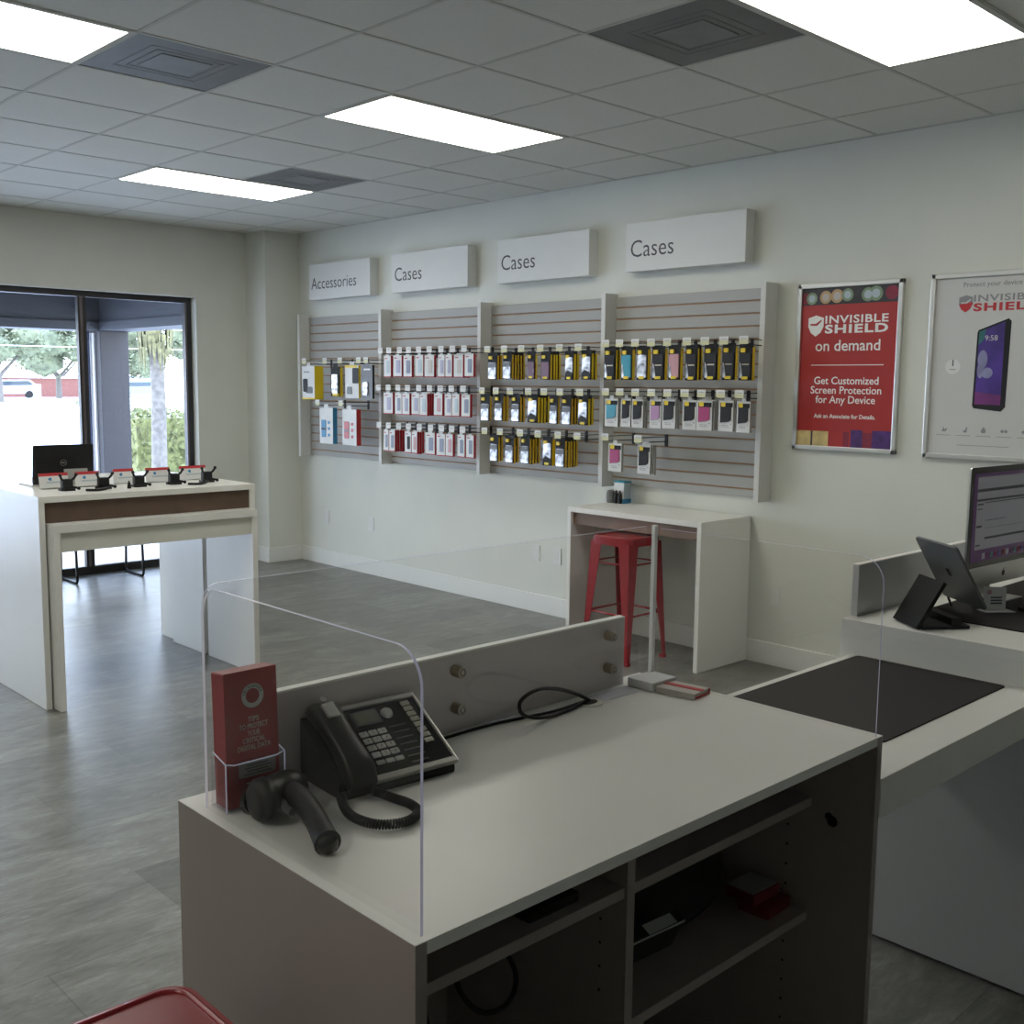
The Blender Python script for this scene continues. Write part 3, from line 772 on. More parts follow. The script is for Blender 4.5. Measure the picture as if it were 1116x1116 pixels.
accbox('hanging_yellow_box', 'white-fronted yellow box hanging top left in the Accessories bay', 4.985, 5.178, 1.51, 1.797, .091, WHTC, YEL,
       [('device_print', DKC, .1, .45, .22, .62, .004), ('device_screen', GREYP, .3, .85, .18, .38, .003), ('yellow_band', YEL, 0, 1, 0, .05, .0015), ('print_line', GINK, .15, .6, .8, .84, .001)])
accbox('hanging_foil_pack', 'clear pack with silver insert and yellow edge beside the yellow box', 4.597, 4.737, 1.54, 1.787, .023, BLKC, YEL,
       [('silver_insert', FOIL, .2, .8, .1, .75, .012), ('badge', YEL, .3, .9, .02, .1, .013)])
accbox('hanging_cable_pack', 'white and black cable pack with yellow top in the Accessories bay', 4.335, 4.525, 1.53, 1.80, .02, WHTC, YEL,
       [('yellow_band', YEL, .0, .9, .93, 1., .002), ('black_panel', DKC, .55, 1., .45, .92, .003), ('cable_print', GREYP, .15, .5, .12, .35, .004)])
accbox('hanging_dark_pack', 'dark grey accessory pack hanging beside the left red-box divider', 4.295 - .17 + .02, 4.295, 1.53, 1.80, .02, GREYP, BLKC,
       [('clear_window', FOIL, .15, .6, .1, .5, .008), ('print_line', WHT, .2, .8, .85, .9, .001)])
accbox('hanging_blue_box', 'white box with blue side and blue device, lower row of the Accessories bay', 4.711, 4.911, 1.137, 1.443, .043, WHTC, BLUEC,
       [('device_print', BLUEC, .15, .48, .18, .66, .004), ('button_print', BLUEC, .62, .78, .55, .63, .002), ('button_print', BLUEC, .62, .78, .38, .46, .002), ('button_print', BLUEC, .62, .78, .2, .28, .002), ('dark_band', DKC, .15, .48, .38, .43, .005)])
accbox('hanging_crimson_box', 'white box with red side and red device, lower row of the Accessories bay', 4.37, 4.572, 1.138, 1.437, .046, WHTC, REDP,
       [('device_print', REDP, .15, .48, .18, .66, .004), ('button_print', REDP, .62, .78, .55, .63, .002), ('button_print', REDP, .62, .78, .38, .46, .002), ('button_print', REDP, .62, .78, .2, .28, .002), ('dark_band', GREYP, .15, .48, .38, .43, .005)])
for r, (row, z) in enumerate((([5.106, 4.787, 4.563, 4.30, 4.20], 1.815), ([4.902, 4.557], 1.462))):
    for k, y in enumerate(row): hook(y, z, 1.4, f"black display hook with price tag, {ORD[k]} from left, {['upper','lower'][r]} row, Accessories bay", True)

# ------------------------------------------------------------------ posters
def poster_frame(y1, y0, z0, z1, lab, name='framed_poster'):
    t = thing(name, lab, 'poster', (1.70, (y0 + y1) / 2, (z0 + z1) / 2))
    b = MB(); w = .026
    b.box(1.688, 1.712, y0, y1, z1 - w, z1, .004); b.box(1.688, 1.712, y0, y1, z0, z0 + w, .004); b.box(1.688, 1.712, y0, y0 + w, z0, z1, .004); b.box(1.688, 1.712, y1 - w, y1, z0, z1, .004)
    b.build('frame', ALU, t); return t
def shield(M, s, parent, m1, m2, name='shield_emblem'):
    o = [(-.5, .45), (0, .6), (.5, .45), (.5, -.05), (.32, -.4), (0, -.62), (-.32, -.4), (-.5, -.05)]
    b = MB(); b.prism([(x * s, y * s) for x, y in o], 0, .0004, M); b.build(name, m1, parent)
    b = MB(); b.prism([(x * s, y * s) for x, y in [(-.36, .02), (-.36, .12), (.0, .12), (.36, .36), (.36, .26), (.08, .0)]], .0004, .0008, M); b.build('emblem_slash', m2, parent)
y1, y0, z0, z1 = .432, -.198, 1.305, 2.238
t = poster_frame(y1, y0, z0, z1, 'red framed poster reading Invisible Shield on demand on the right wall')
ya, yb, za, zb = y1 - .026, y0 + .026, z0 + .026, z1 - .026; WP = ya - yb; HP = zb - za
b = MB(); b.box(1.702, 1.711, yb, ya, za, zb); b.build('print', REDP, t)
def onp(u, v, x=1.7015): return facing_wall(x, ya - u * WP, zb - v * HP)
def block(nm, m_, u0, u1, v0, v1, x=1.7015, par=None):
    b = MB(); b.prism([(0, 0), ((u1 - u0) * WP, 0), ((u1 - u0) * WP, (v1 - v0) * HP), (0, (v1 - v0) * HP)], 0, .0004, facing_wall(x, ya - u0 * WP, zb - v1 * HP)); return b.build(nm, m_, par or t)
block('dark_header', BOKN, .0, 1, .0, .105)
for u, v, r, m_ in ((.10, .062, .034, BOKG), (.25, .058, .036, SKINC), (.37, .054, .038, SKINC), (.48, .05, .035, BOKG), (.69, .054, .038, BOKG), (.77, .05, .040, BOKG), (.93, .05, .038, BOKR), (.03, .06, .032, BOKR)):
    b = MB(); b.prism([(r * math.cos(a * PI / 12), r * math.sin(a * PI / 12)) for a in range(24)], 0, .0003, onp(u, v, 1.7008 - u * .0012)); b.build('bokeh_disc', m_, t)
    if m_ in (SKINC, BOKG):
        b = MB(); b.prism([(r * .6 * math.cos(a * PI / 12), r * .6 * math.sin(a * PI / 12)) for a in range(24)], 0, .0002, onp(u, v, 1.7004 - u * .0012)); b.build('bokeh_disc', CREAM if m_ is SKINC else PALEB, t)
for u0, u1, m_ in ((.0, .15, BOKY), (.17, .34, BOKY), (.15, .17, BOKN), (.5, .56, BOKR), (.58, .7, BOKP), (.80, 1.0, BOKP), (.7, .8, BOKR)):
    block('colour_block', m_, u0, u1, .905 if m_ is not BOKP else .89, 1.)
shield(onp(.155, .235), .096, t, WINK, REDP)
text('INVISIBLE', .060, onp(.255, .222), WINK, t, bold=.0012, fit=.65 * WP, sp=1.08)
text('SHIELD', .064, onp(.255, .283), WINK, t, bold=.0022, fit=.65 * WP, sp=1.15)
text('on demand', .086, onp(.5, .395), WINK, t, bold=.0008, align='CENTER', sx=1.02)
block('rule', WINK, .12, .88, .482, .487)
for ln, v in (('Get Customized', .605), ('Screen Protection', .665), ('for Any Device', .725)): text(ln, .059, onp(.5, v), WINK, t, bold=.0006, align='CENTER')
text('Ask an Associate for Details.', .032, onp(.5, .82), WINK, t, bold=.0006, align='CENTER')

y1, y0, z0, z1 = -.347, -.967, 1.30, 2.245
t = poster_frame(y1, y0, z0, z1, 'white framed phone poster reading Invisible Shield behind the computer monitor')
ya, yb, za, zb = y1 - .026, y0 + .026, z0 + .026, z1 - .026; WP = ya - yb; HP = zb - za
b = MB(); b.box(1.702, 1.711, yb, ya, za, zb); b.build('print', POSTW, t)
text('Protect your device with', .034, onp(.245, .052), GINK, t, bold=.0003, fit=.64 * WP)
shield(onp(.275, .145), .070, t, GINK, POSTW)
b = MB(); b.prism([(x * .070, y * .070) for x, y in [(-.5, -.05), (.5, .1), (.5, -.05), (.32, -.4), (0, -.62), (-.32, -.4)]], .0004, .0008, onp(.275, .145)); b.build('shield_emblem', RINK, t)
text('INVISIBLE', .046, onp(.345, .135), GINK, t, bold=.0008, fit=.58 * WP, sp=1.08)
text('SHIELD', .053, onp(.345, .188), RINK, t, bold=.002, fit=.58 * WP, sp=1.15)
# phone in the poster, seen at an angle
ph = [(.405, .295), (.66, .235), (.685, .25), (.675, .725), (.64, .75), (.40, .735), (.385, .72), (.395, .31)]
P2 = lambda q: [(u * WP, -v * HP) for u, v in q]
b = MB(); b.prism(P2(ph)[::-1], 0, .0006, onp(0, 0)); b.build('phone_picture', DKC, t)
b = MB(); b.prism(P2([(.412, .305), (.632, .252), (.632, .715), (.405, .712)])[::-1], .0006, .001, onp(0, 0)); b.build('phone_screen', PHPU, t)
b = MB(); b.prism(P2([(.405, .64), (.632, .66), (.632, .715), (.405, .712)])[::-1], .001, .0012, onp(0, 0)); b.build('screen_glow', PHPK, t)
b = MB(); b.prism(P2([(.412, .305), (.47, .29), (.455, .35), (.41, .38)])[::-1], .001, .0012, onp(0, 0)); b.build('screen_glow', PHTE, t)
for cu, cv, ru, rv, zz in ((.455, .46, .042, .052, 0), (.50, .535, .05, .03, .0001), (.44, .52, .028, .045, .0002)):
    b = MB(); b.prism([((cu + ru * math.cos(a * PI / 12)) * WP, -(cv - rv * math.sin(a * PI / 12)) * HP) for a in range(24)], .001 + zz, .0012 + zz, onp(0, 0)); b.build('screen_glow', PHLI, t)
text('9:58', .038, onp(.52, .355, 1.7000), POSTW, t, align='CENTER')
b = MB(); r = .038; b.prism([(r * math.cos(a * PI / 14), r * math.sin(a * PI / 14)) for a in range(28)], 0, .0003, onp(.19, .50)); b.build('round_badge', WHT, t)
text('1', .045, onp(.19, .495, 1.7008), INK, t, align='CENTER', bold=.001)
b = MB(); b.prism([(-.016, -.002), (.016, -.002), (.016, .002), (-.016, .002)], 0, .0003, onp(.19, .515, 1.7008)); b.build('print_line', GINK, t)
for k, u in enumerate((.14, .32, .5, .68, .86)):
    M = onp(u, .86)
    b = MB()
    if k == 0: b.prism([(-.012, -.01), (.012, -.01), (.02, .01), (.004, .0), (-.002, .016), (-.006, 0)], 0, .0004, M)
    elif k == 1: b.prism([(-.02, -.012), (.0, -.012), (.0, -.002), (.01, .0), (.014, .016), (.02, .016), (.018, -.012)], 0, .0004, M)
    elif k == 2: b.prism([(0, .02), (.013, 0), (.009, -.012), (-.009, -.012), (-.013, 0)], 0, .0004, M)
    else:
        for s_ in (-.009, .009): b.prism([(s_ + .008 * math.cos(a * PI / 6), .008 * math.sin(a * PI / 6)) for a in range(12)], 0, .0004, M)
    b.build('icon', GINK, t)
    b = MB(); b.prism([(-.038, -.030), (.038, -.030), (.038, -.0265), (-.038, -.0265)], 0, .0004, M); b.build('print_line', GRYC, t)
block('print_line', GRYC, .27, .73, .945, .949)

# ------------------------------------------------------------------ wall plates
for k, (y, z, lab) in enumerate(((4.557, .442, 'white wall outlet second from the window corner'), (5.231, .441, 'white wall outlet nearest the window corner'), (2.53, .436, 'white wall outlet left of the one beside the wall table'), (2.316, .436, 'white wall outlet just left of the white wall table'), (.517, .419, 'wall plate low on the wall right of the wall table'))):
    t = thing('wall_outlet', lab, 'outlet', (1.705, y, z), 'outlets on the right wall')
    b = MB(); b.box(1.706, 1.7125, y - .037, y + .037, z - .06, z + .06, .003); b.build('cover_plate', OUTW, t)
    b = MB()
    for s_ in (-.02, .02): b.box(1.7045, 1.706, y - .014, y + .014, z + s_ - .013, z + s_ + .013, .003)
    b.build('socket_face', OUTW, t)

# ------------------------------------------------------------------ wall table with stool
def uframe_table(name, lab, x0, x1, y0, y1, zt, th, axis, apron, am, face, pt=.03, grp=None):
    """top slab with two full side panels; axis 'y' -> panels at the y ends, 'x' -> panels at the x ends"""
    t = thing(name, lab, 'table', ((x0 + x1) / 2, (y0 + y1) / 2, 0), grp)
    b = MB(); b.box(x0, x1, y0, y1, zt - th, zt, .0015); b.build('table_top', LAM, t)
    if axis == 'y': ps = ((x0, x1, y0, y0 + pt), (x0, x1, y1 - pt, y1))
    else: ps = ((x0, x0 + pt, y0, y1), (x1 - pt, x1, y0, y1))
    for q in ps:
        b = MB(); b.box(q[0], q[1], q[2], q[3], .002, zt - th, .0015); b.build('side_panel', LAM, t)
    b = MB(); az0, az1 = apron
    if axis == 'y': b.box(face, face + .02, y0 + pt, y1 - pt, az0, az1)
    else: b.box(x0 + pt, x1 - pt, face, face + .02, az0, az1)
    b.build('apron', am, t)
    return t
uframe_table('wall_table', 'white table against the right wall below the nearest slatwall bay', 1.2, 1.695, .694, 1.743, .886, .032, 'y', (.775, .853), mat('brown_veneer_light', (.20, .13, .09), .5, var=.1), 1.225)

def make_stool(cx, cy, hz, lab):
    t = thing('metal_stool', lab, 'stool', (cx, cy, 0), 'red metal bar stools')
    hs = .150
    b = MB(); I = Matrix.Translation((cx, cy, 0))
    b.prism(rrect(-hs, hs, -hs, hs, .045, 6), hz - .012, hz - .002, I)
    b.prism(rrect(-hs - .004, hs + .004, -hs - .004, hs + .004, .048, 6), hz - .05, hz - .008, I)
    o = b.build('seat', RED, t, smooth=.6)
    b = MB(); pts = [(cx + p[0], cy + p[1], hz - .003) for p in rrect(-hs + .012, hs - .012, -hs + .012, hs - .012, .038, 6)]
    b.tube(pts, .006, n=6, closed=True); b.build('seat_rim', RED, t)
    ft = .183
    for sx in (-1, 1):
        for sy in (-1, 1):
            b = MB()
            top = Vector((cx + sx * (hs + .001), cy + sy * (hs + .001), hz - .03)); bot = Vector((cx + sx * ft, cy + sy * ft, .012))
            for ax in (0, 1):
                d = Vector((-sx, 0, 0)) if ax == 0 else Vector((0, -sy, 0)); nrm = Vector((0, -sy, 0)) if ax == 0 else Vector((-sx, 0, 0))
                q = [top, top + d * .085, bot + d * .024, bot]
                th = nrm * .004
                V = [b.bm.verts.new(p) for p in q] + [b.bm.verts.new(p + th) for p in q]
                for idx in ((0, 1, 2, 3), (7, 6, 5, 4), (0, 4, 5, 1), (1, 5, 6, 2), (2, 6, 7, 3), (3, 7, 4, 0)): b.bm.faces.new([V[i] for i in idx])
            b.build('leg', RED, t)
            b = MB(); b.box(bot.x - .016 - sx * .012, bot.x + .016 - sx * .012, bot.y - .016 - sy * .012, bot.y + .016 - sy * .012, 0, .022, .004); b.build('foot_cap', RED, t)
    def at(z):
        u = (hz - .03 - z) / (hz - .042); return hs + (ft - hs) * u
    for z, r_ in ((.29, .007), (hz - .16, .005)):
        a = at(z) - .012
        for p, q in (((-a, -a), (a, -a)), ((a, -a), (a, a)), ((a, a), (-a, a)), ((-a, a), (-a, -a))):
            b = MB(); b.tube([(cx + p[0], cy + p[1], z), (cx + q[0], cy + q[1], z)], r_, n=8); b.build('crossbar', RED, t)
    return t
make_stool(1.195, 1.245, .755, 'red metal stool tucked under the white wall table')
make_stool(-3.21, -1.625, .757, 'red metal stool whose seat corner shows beside the front counter')

# things on the wall table
b = MB(); b.lathe([(.030, 0), (.034, .004), (.034, .062), (.030, .078), (.018, .083)], (1.60, 1.835 - .115, .886)); o = b.build('grey_speaker', mat('grey_fabric', (.13, .13, .13), .9, var=.2, vscale=200), None, smooth=.7)
tag(o, 'small round grey speaker standing on the wall table', 'speaker')
t = thing('blue_product_box', 'small white and blue product box holding two dark bottles on the wall table', 'box', (1.64, 1.665, .886))
b = MB(); facebox(b, 1.615, 1.70, .886, 1.03, 1.60, 1.67, 0, 1); b.build('carton', [WHT, PALEB], t)
b = MB(); b.box(1.598, 1.672, 1.613, 1.702, .886, .916); b.build('blue_base', BLUEC, t)
b = MB(); b.box(1.598, 1.672, 1.613, 1.702, 1.022, 1.032); b.build('teal_lid', TEAL, t)
for yy in (1.672, 1.638):
    b = MB(); b.lathe([(.014, 0), (.014, .05), (.012, .065), (.007, .07), (.007, .085)], (1.588, yy, .916 - .03)); b.build('dark_bottle', BLK, t, smooth=.7)

# ------------------------------------------------------------------ left display table and nested tables
uframe_table('display_table', 'tall white display table with brown apron by the window', -1.835, -.635, 2.46, 3.63, 1.081, .031, 'x', (.946, 1.05), WALNUT, 2.475)
uframe_table('nesting_table', 'lower white table nested under the front of the display table', -1.795, -.669, 2.38, 2.925, .944, .04, 'x', (.806, .904), LAME, 2.395, pt=.031)
uframe_table('nesting_table', 'lower white table nested under the back of the display table', -1.795, -.669, 2.975, 3.39, .944, .04, 'x', (.83, .904), LAME, 3.36, pt=.031)

# laptop
ZT = 1.081
t = thing('laptop', 'open black laptop seen from behind on the display table', 'laptop', (-1.5, 3.1, ZT))
b = MB(); b.box(-1.66, -1.335, 3.02, 3.24, ZT, ZT + .014, .004); b.build('keyboard_base', SILV, t)
Ml = frame((-1.66, 3.02, ZT + .010), (1, -.02, 0), (0, -.12, 1))
b = MB(); b.prism(rrect(0, .325, 0, .215, .01, 4), -.006, .002, Ml); lid = b.build('lid', BLK, t)
b = MB(); ring = [(.1625 + .016 * math.cos(a * PI / 16), .115 + .016 * math.sin(a * PI / 16), .0022) for a in range(32)]
b.tube([Ml @ Vector(p) for p in ring], .0012, n=6, closed=True); b.build('round_emblem', SILV, t)
text('DELL', .011, Ml @ Matrix.Translation((.1625, .1115, .0025)), SILV, t, align='CENTER', bold=.0004)

# five tethered clamps with cards
CX = [(-1.684, -1.531, 2.87), (-1.494, -1.361, 2.87), (-1.258, -1.139, 2.93), (-1.083, -.938, 2.90), (-.868, -.70, 2.92)]
DX = [(-1.60, 2.70), (-1.415, 2.68), (-1.22, 2.68), (-1.005, 2.70), (-.80, 2.71)]
WC = ['leftmost', 'second from left', 'middle', 'second from right', 'rightmost']
for k in range(5):
    x0, x1, y = CX[k]; y -= .02
    t = thing('price_card', f'{WC[k]} white price card with red header on the display table', 'sign', ((x0 + x1) / 2, y, ZT), 'price cards on the display table')
    M = frame((x0, y, ZT + .001), (1, 0, 0), (0, .18, 1)); w = x1 - x0
    b = MB(); b.prism([(0, 0), (w, 0), (w, .082), (0, .082)], -.0015, 0, M); b.prism([(0, 0), (w, 0), (w, .001), (0, .001)], 0, .04, M); b.build('card', WHT, t)
    b = MB(); b.prism([(0, .066), (w, .066), (w, .082), (0, .082)], 0, .0006, M); b.build('red_header', RINK, t)
    b = MB(); b.prism([(w * .38 + .012 * math.cos(a * PI / 5) * (1 if a % 2 else .5), .05 + .009 * math.sin(a * PI / 5)) for a in range(10)], 0, .0006, M); b.build('blue_emblem', BLUEC, t)
    b = MB(); b.prism([(w * .25, .028), (w * .9, .028), (w * .9, .036), (w * .25, .036)], 0, .0006, M); b.build('blue_line', PALEB, t)
for k, (x, y) in enumerate(DX):
    t = thing('phone_clamp', f'{WC[k]} black spider-armed phone clamp on the display table', 'phone holder', (x, y, ZT), 'phone clamps on the display table')
    b = MB(); b.box(x - .028, x + .028, y - .02, y + .02, ZT + (.0 if k % 2 == 0 else .01), ZT + .062, .008); b.box(x - .035, x + .035, y - .03, y + .03, ZT, ZT + .012, .004); b.build('body', BLK, t)
    for sx, sz, l in ((-1, 1, .022), (1, 1, .016), (1, 0, .028), (-1, 0, .024 if k % 2 else .012)):
        b = MB(); b.tube([(x + sx * .022, y - .01, ZT + .02 + sz * .035), (x + sx * (.022 + l * .6), y - .02, ZT + .016 + sz * .05), (x + sx * (.022 + l), y - .03, ZT + .012 + sz * .072)], .0062, n=8, smooth=3)
        b.ball((x + sx * (.022 + l), y - .03, ZT + .012 + sz * .072), .010, sub=1); b.build('clamp_arm', BLK, t, smooth=.8)
for k, (x, y, l) in enumerate(((-1.50, 2.60, .10), (-1.30, 2.62, .0), (-.93, 2.60, .09))):
    t = thing('security_tether', ['coiled black tether lying between the first and second clamps', 'tiny upright black tether plug beside the middle clamp', 'thin black tether beside the rightmost clamp'][k], 'tether', (x, y, ZT))
    b = MB()
    if l: b.tube([(x - .04, y, ZT + .008), (x, y - .03, ZT + .008), (x + .05, y - .01, ZT + .008), (x + l, y + .02, ZT + .014)], .007, n=8, smooth=5)
    else: b.cyl((x, y, ZT), (x, y, ZT + .03), .011, .008, 12); b.cyl((x, y, ZT + .03), (x, y, ZT + .042), .005, .003, 10)
    b.build('cable', BLK, t)
t = thing('paper_card', 'plain grey card standing behind the second clamp near the laptop', 'card', (-1.42, 2.98, ZT))
b = MB(); b.prism([(0, 0), (.13, 0), (.13, .09), (0, .09)], -.001, 0, frame((-1.50, 2.985, ZT), (1, 0, 0), (0, .1, 1))); b.prism([(0, 0), (.13, 0), (.13, .06), (0, .06)], -.001, 0, frame((-1.50, 3.01, ZT), (1, 0, 0), (0, -.4, 1))); b.build('sheet', GRYC, t)

# ------------------------------------------------------------------ front counter
HC = .955
CX0, CX1, CY0, CY1 = -2.965, -1.75, -1.922, -1.282
t = thing('front_counter', 'white front counter cabinet with open shelves below', 'counter', (-2.36, -1.6, 0)); FC = t
b = MB(); b.box(CX0, CX1, CY0, CY1, HC - .0012, HC); b.box(CX0 + .0192, CX1 - .0192, CY0 + .0005, CY1, HC - .019, HC - .0012); b.build('counter_top', LAM, t)
for x0, x1 in ((CX0, CX0 + .019), (CX1 - .019, CX1)):
    b = MB(); b.box(x0, x1, CY0, CY1, .0, HC - .0013); b.build('side_panel', LAMD, t)
b = MB(); b.box(CX0 + .019, CX1 - .019, CY1 - .019, CY1, .0, HC - .019); b.build('back_panel', LAMD, t)
b = MB(); b.box(-2.385, -2.364, -1.785, CY1 - .019, .08, HC - .019, .001); b.build('divider_panel', LAMD, t)
b = MB(); b.box(CX0 + .019, CX1 - .019, CY0 + .01, CY1 - .019, .06, .08); b.box(CX0 + .019, CX1 - .019, CY0 + .05, CY0 + .066, 0, .06); b.build('bottom_shelf', LAMD, t)
for x0, x1, z in ((CX0 + .02, -2.386, .768), (-2.363, CX1 - .02, .768), (-2.363, CX1 - .02, .511)):
    b = MB(); b.box(x0, x1, -1.78, CY1 - .02, z, z + .02, .001); b.build('shelf', LAMD, t)
b = MB()
for x, s_ in ((CX1 - .0195, -1), (-2.3855, -1), (-2.3635, 1)):
    for yy in (-1.725,):
        for k in range(16):
            z = .17 + k * .045
            if abs(z - .775) < .03 or abs(z - .521) < .03: continue
            b.cyl((x, yy, z), (x + s_ * .0006, yy, z), .003, n=8)
b.build('shelf_pin_holes', BLK, t)
b = MB(); b.cyl((CX1 - .0195, -1.83, .749), (CX1 - .020 - .001, -1.83, .749), .012, n=16); b.cyl((CX1 - .0195, -1.822, .757), (CX1 - .020 - .001, -1.822, .757), .009, n=16); b.build('cable_hole', BLK, t)
b = MB(); b.cyl((-2.035, -1.372, HC), (-2.035, -1.372, HC + .003), .032, n=28); g = b.build('cable_grommet', YELP if False else LAME, t)
b = MB(); b.prism([(-2.035 + .024 * math.cos(a * PI / 12), -1.372 + .016 * math.sin(a * PI / 12)) for a in range(24)], HC + .003, HC + .0035); b.build('grommet_hole', BLK, t)

# back panel with standoffs
t = thing('privacy_panel', 'low white privacy panel standing along the back of the counter', 'panel', (-2.37, -1.292, HC))
b = MB(); b.box(-2.90, -1.856, -1.3205, -1.3025, HC, 1.117, .001)
b.build('board', mat('privacy_board', (.70, .655, .64), .25, var=.02), t)
b = MB(); b.box(-2.90, -1.856, -1.321, -1.302, 1.114, 1.1185, .0008); b.build('top_edge', mat('painted_lit_edge', (.95, .95, .90), .5, var=.01), t)  # paler colour paints the light falling on the top edge
for x in (-2.85, -2.385, -1.92):
    for z in (1.083, 1.006):
        b = MB(); M = frame((x, -1.302, z), (1, 0, 0), (0, 0, 1))
        b.cyl((x, -1.3215, z), (x, -1.3445, z), .0115, n=20); b.build('standoff', BRASS, t, smooth=.6)
        b = MB(); b.tube([(x + .010 * math.cos(a * PI / 8), -1.345, z + .010 * math.sin(a * PI / 8)) for a in range(16)], .002, n=6, closed=True)
        b.cyl((x, -1.344, z), (x, -1.347, z), .004, n=10); b.build('standoff_cap', SILV, t)

# acrylic screens
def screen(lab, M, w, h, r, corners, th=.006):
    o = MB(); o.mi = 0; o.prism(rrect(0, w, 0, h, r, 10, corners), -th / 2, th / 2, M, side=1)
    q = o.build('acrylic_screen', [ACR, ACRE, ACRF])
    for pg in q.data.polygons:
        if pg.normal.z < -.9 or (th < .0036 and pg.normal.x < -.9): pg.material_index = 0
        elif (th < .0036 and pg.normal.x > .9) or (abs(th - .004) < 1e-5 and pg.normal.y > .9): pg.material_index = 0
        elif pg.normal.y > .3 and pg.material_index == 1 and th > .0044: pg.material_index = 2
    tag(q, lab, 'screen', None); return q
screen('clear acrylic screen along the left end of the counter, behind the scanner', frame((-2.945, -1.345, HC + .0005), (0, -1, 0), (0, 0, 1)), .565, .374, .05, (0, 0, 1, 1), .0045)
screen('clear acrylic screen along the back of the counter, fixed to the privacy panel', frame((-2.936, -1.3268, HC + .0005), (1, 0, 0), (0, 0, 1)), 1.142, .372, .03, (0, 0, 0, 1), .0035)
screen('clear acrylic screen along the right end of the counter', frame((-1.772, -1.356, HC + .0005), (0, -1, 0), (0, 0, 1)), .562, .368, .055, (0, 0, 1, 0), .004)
t = thing('screen_post', 'white upright post on a pale block joining the acrylic screens', 'post', (-1.80, -1.36, HC))
b = MB(); b.box(-1.788, -1.777, -1.350, -1.3395, HC + .02, HC + .376, .001); b.build('post', mat('post_white', (.92, .92, .90), .4, var=.01), t)
b = MB(); b.box(-1.865, -1.775, -1.415, -1.340, HC, HC + .022, .003); b.build('base_block', mat('pale_block', (.62, .62, .63), .4, var=.02), t)

# eraser / tape, paper
t = thing('card_box', 'small white card box with red stripe lying behind the right screen', 'box', (-1.805, -1.46, HC))
Me = Matrix.Translation((-1.812, -1.462, HC)) @ Matrix.Rotation(math.radians(8), 4, 'Z')
b = MB(); b.box(-.036, .036, -.05, .05, 0, .014, .002, M=Me); b.build('body', CREAM, t)
b = MB(); b.box(-.006, .010, -.0505, .0505, .0142, .0155, M=Me); b.box(.030, .0365, -.0505, .0505, .002, .0125, M=Me); b.box(-.03, .0365, -.0515, -.050, .002, .006, M=Me); b.build('red_stripe', RINK, t)
o = MB(); o.prism([(-2.0, -1.338), (-2.007, -1.385), (-1.885, -1.39), (-1.865, -1.338)], HC + .0004, HC + .0012); q = o.build('paper_slip', mat('paper_slip', (.55, .55, .60), .5, var=.01)); tag(q, 'blank paper slip lying beside the cable grommet', 'paper')
# black cable from phone to grommet with a loop
zc = HC + .0035
o = MB().tube([(-2.52, -1.352, zc), (-2.40, -1.345, zc), (-2.30, -1.345, zc), (-2.22, -1.358, zc), (-2.14, -1.368, zc), (-2.06, -1.368, zc + .002), (-2.04, -1.372, zc + .004)], .0032, n=8, smooth=8).build('phone_line', BLK)
tag(o, 'thin black cable running along the counter from phone to grommet', 'cable')
o = MB().tube([(-2.035, -1.374, zc + .004), (-2.09, -1.385, HC + .035), (-2.17, -1.40, HC + .065), (-2.24, -1.41, HC + .078), (-2.285, -1.41, HC + .062), (-2.27, -1.405, HC + .03), (-2.20, -1.395, HC + .008), (-2.12, -1.385, zc), (-2.045, -1.372, zc + .003)], .0040, n=8, smooth=8).build('looped_cable', BLK)
tag(o, 'black cable standing in a raised loop beside the grommet', 'cable')

# ------------------------------------------------------------------ desk phone
PO = Vector((-2.703, -1.479, HC)); rot = -.079
t = thing('desk_phone', 'black desk telephone with silver trim and grey keys on the counter', 'telephone', (PO.x, PO.y, PO.z)); t.rotation_euler = (0, 0, rot)
PWD, DEP, ZF, ZB = .171, .146, .023, .110
ang = math.atan2(ZB - ZF, DEP); FL = math.hypot(DEP, ZB - ZF)
Mf = Matrix.Translation((0, 0, ZF)) @ Matrix.Rotation(ang, 4, 'X')      # face plane: x right, y up the face
def L(mb, name, m_, smooth=None, par=None): return mb.local(name, m_, par or t, smooth=smooth)
b = MB(); b.prism([(0, .0), (DEP, .0), (DEP, ZB - .006), (DEP - .01, ZB - .004), (0, ZF - .002), (-.002, .006)], 0, PWD, frame((0, 0, 0), (0, 1, 0), (0, 0, 1)))
# frame x->+Y, y->+Z, z->+X
L(b, 'base', BLK)
def fbox(x0, x1, y0, y1, z0, z1, bev=0): 
    b = MB(); b.box(x0, x1, y0, y1, z0, z1, bev, M=Mf); return b
L(fbox(-.045, PWD + .004, 0, FL, -.006, .002, .0015), 'face_plate', BLKG)
L(fbox(-.004, PWD + .006, -.006, .006, -.006, .005, .002), 'front_trim', SILV)
L(fbox(-.03, PWD + .006, FL - .009, FL + .002, -.004, .0055, .002), 'back_trim', GREYP if False else SILV)
L(fbox(PWD, PWD + .006, 0, FL, -.006, .005, .002), 'side_trim', SILV)
L(fbox(.028, .082, FL - .052, FL - .018, .002, .0045, .001), 'display_bezel', GREYP)
L(fbox(.033, .077, FL - .048, FL - .022, .0045, .0052), 'lcd_display', LCD)
b = MB(); b.cyl((.100, FL - .034, .002), (.100, FL - .034, .007), .0125, .010, 20); b.bm.transform(Mf); L(b, 'round_button', SILV, .6)
keys = ['1', '2', '3', '4', '5', '6', '7', '8', '9', '*', '0', '#', '', '', '']
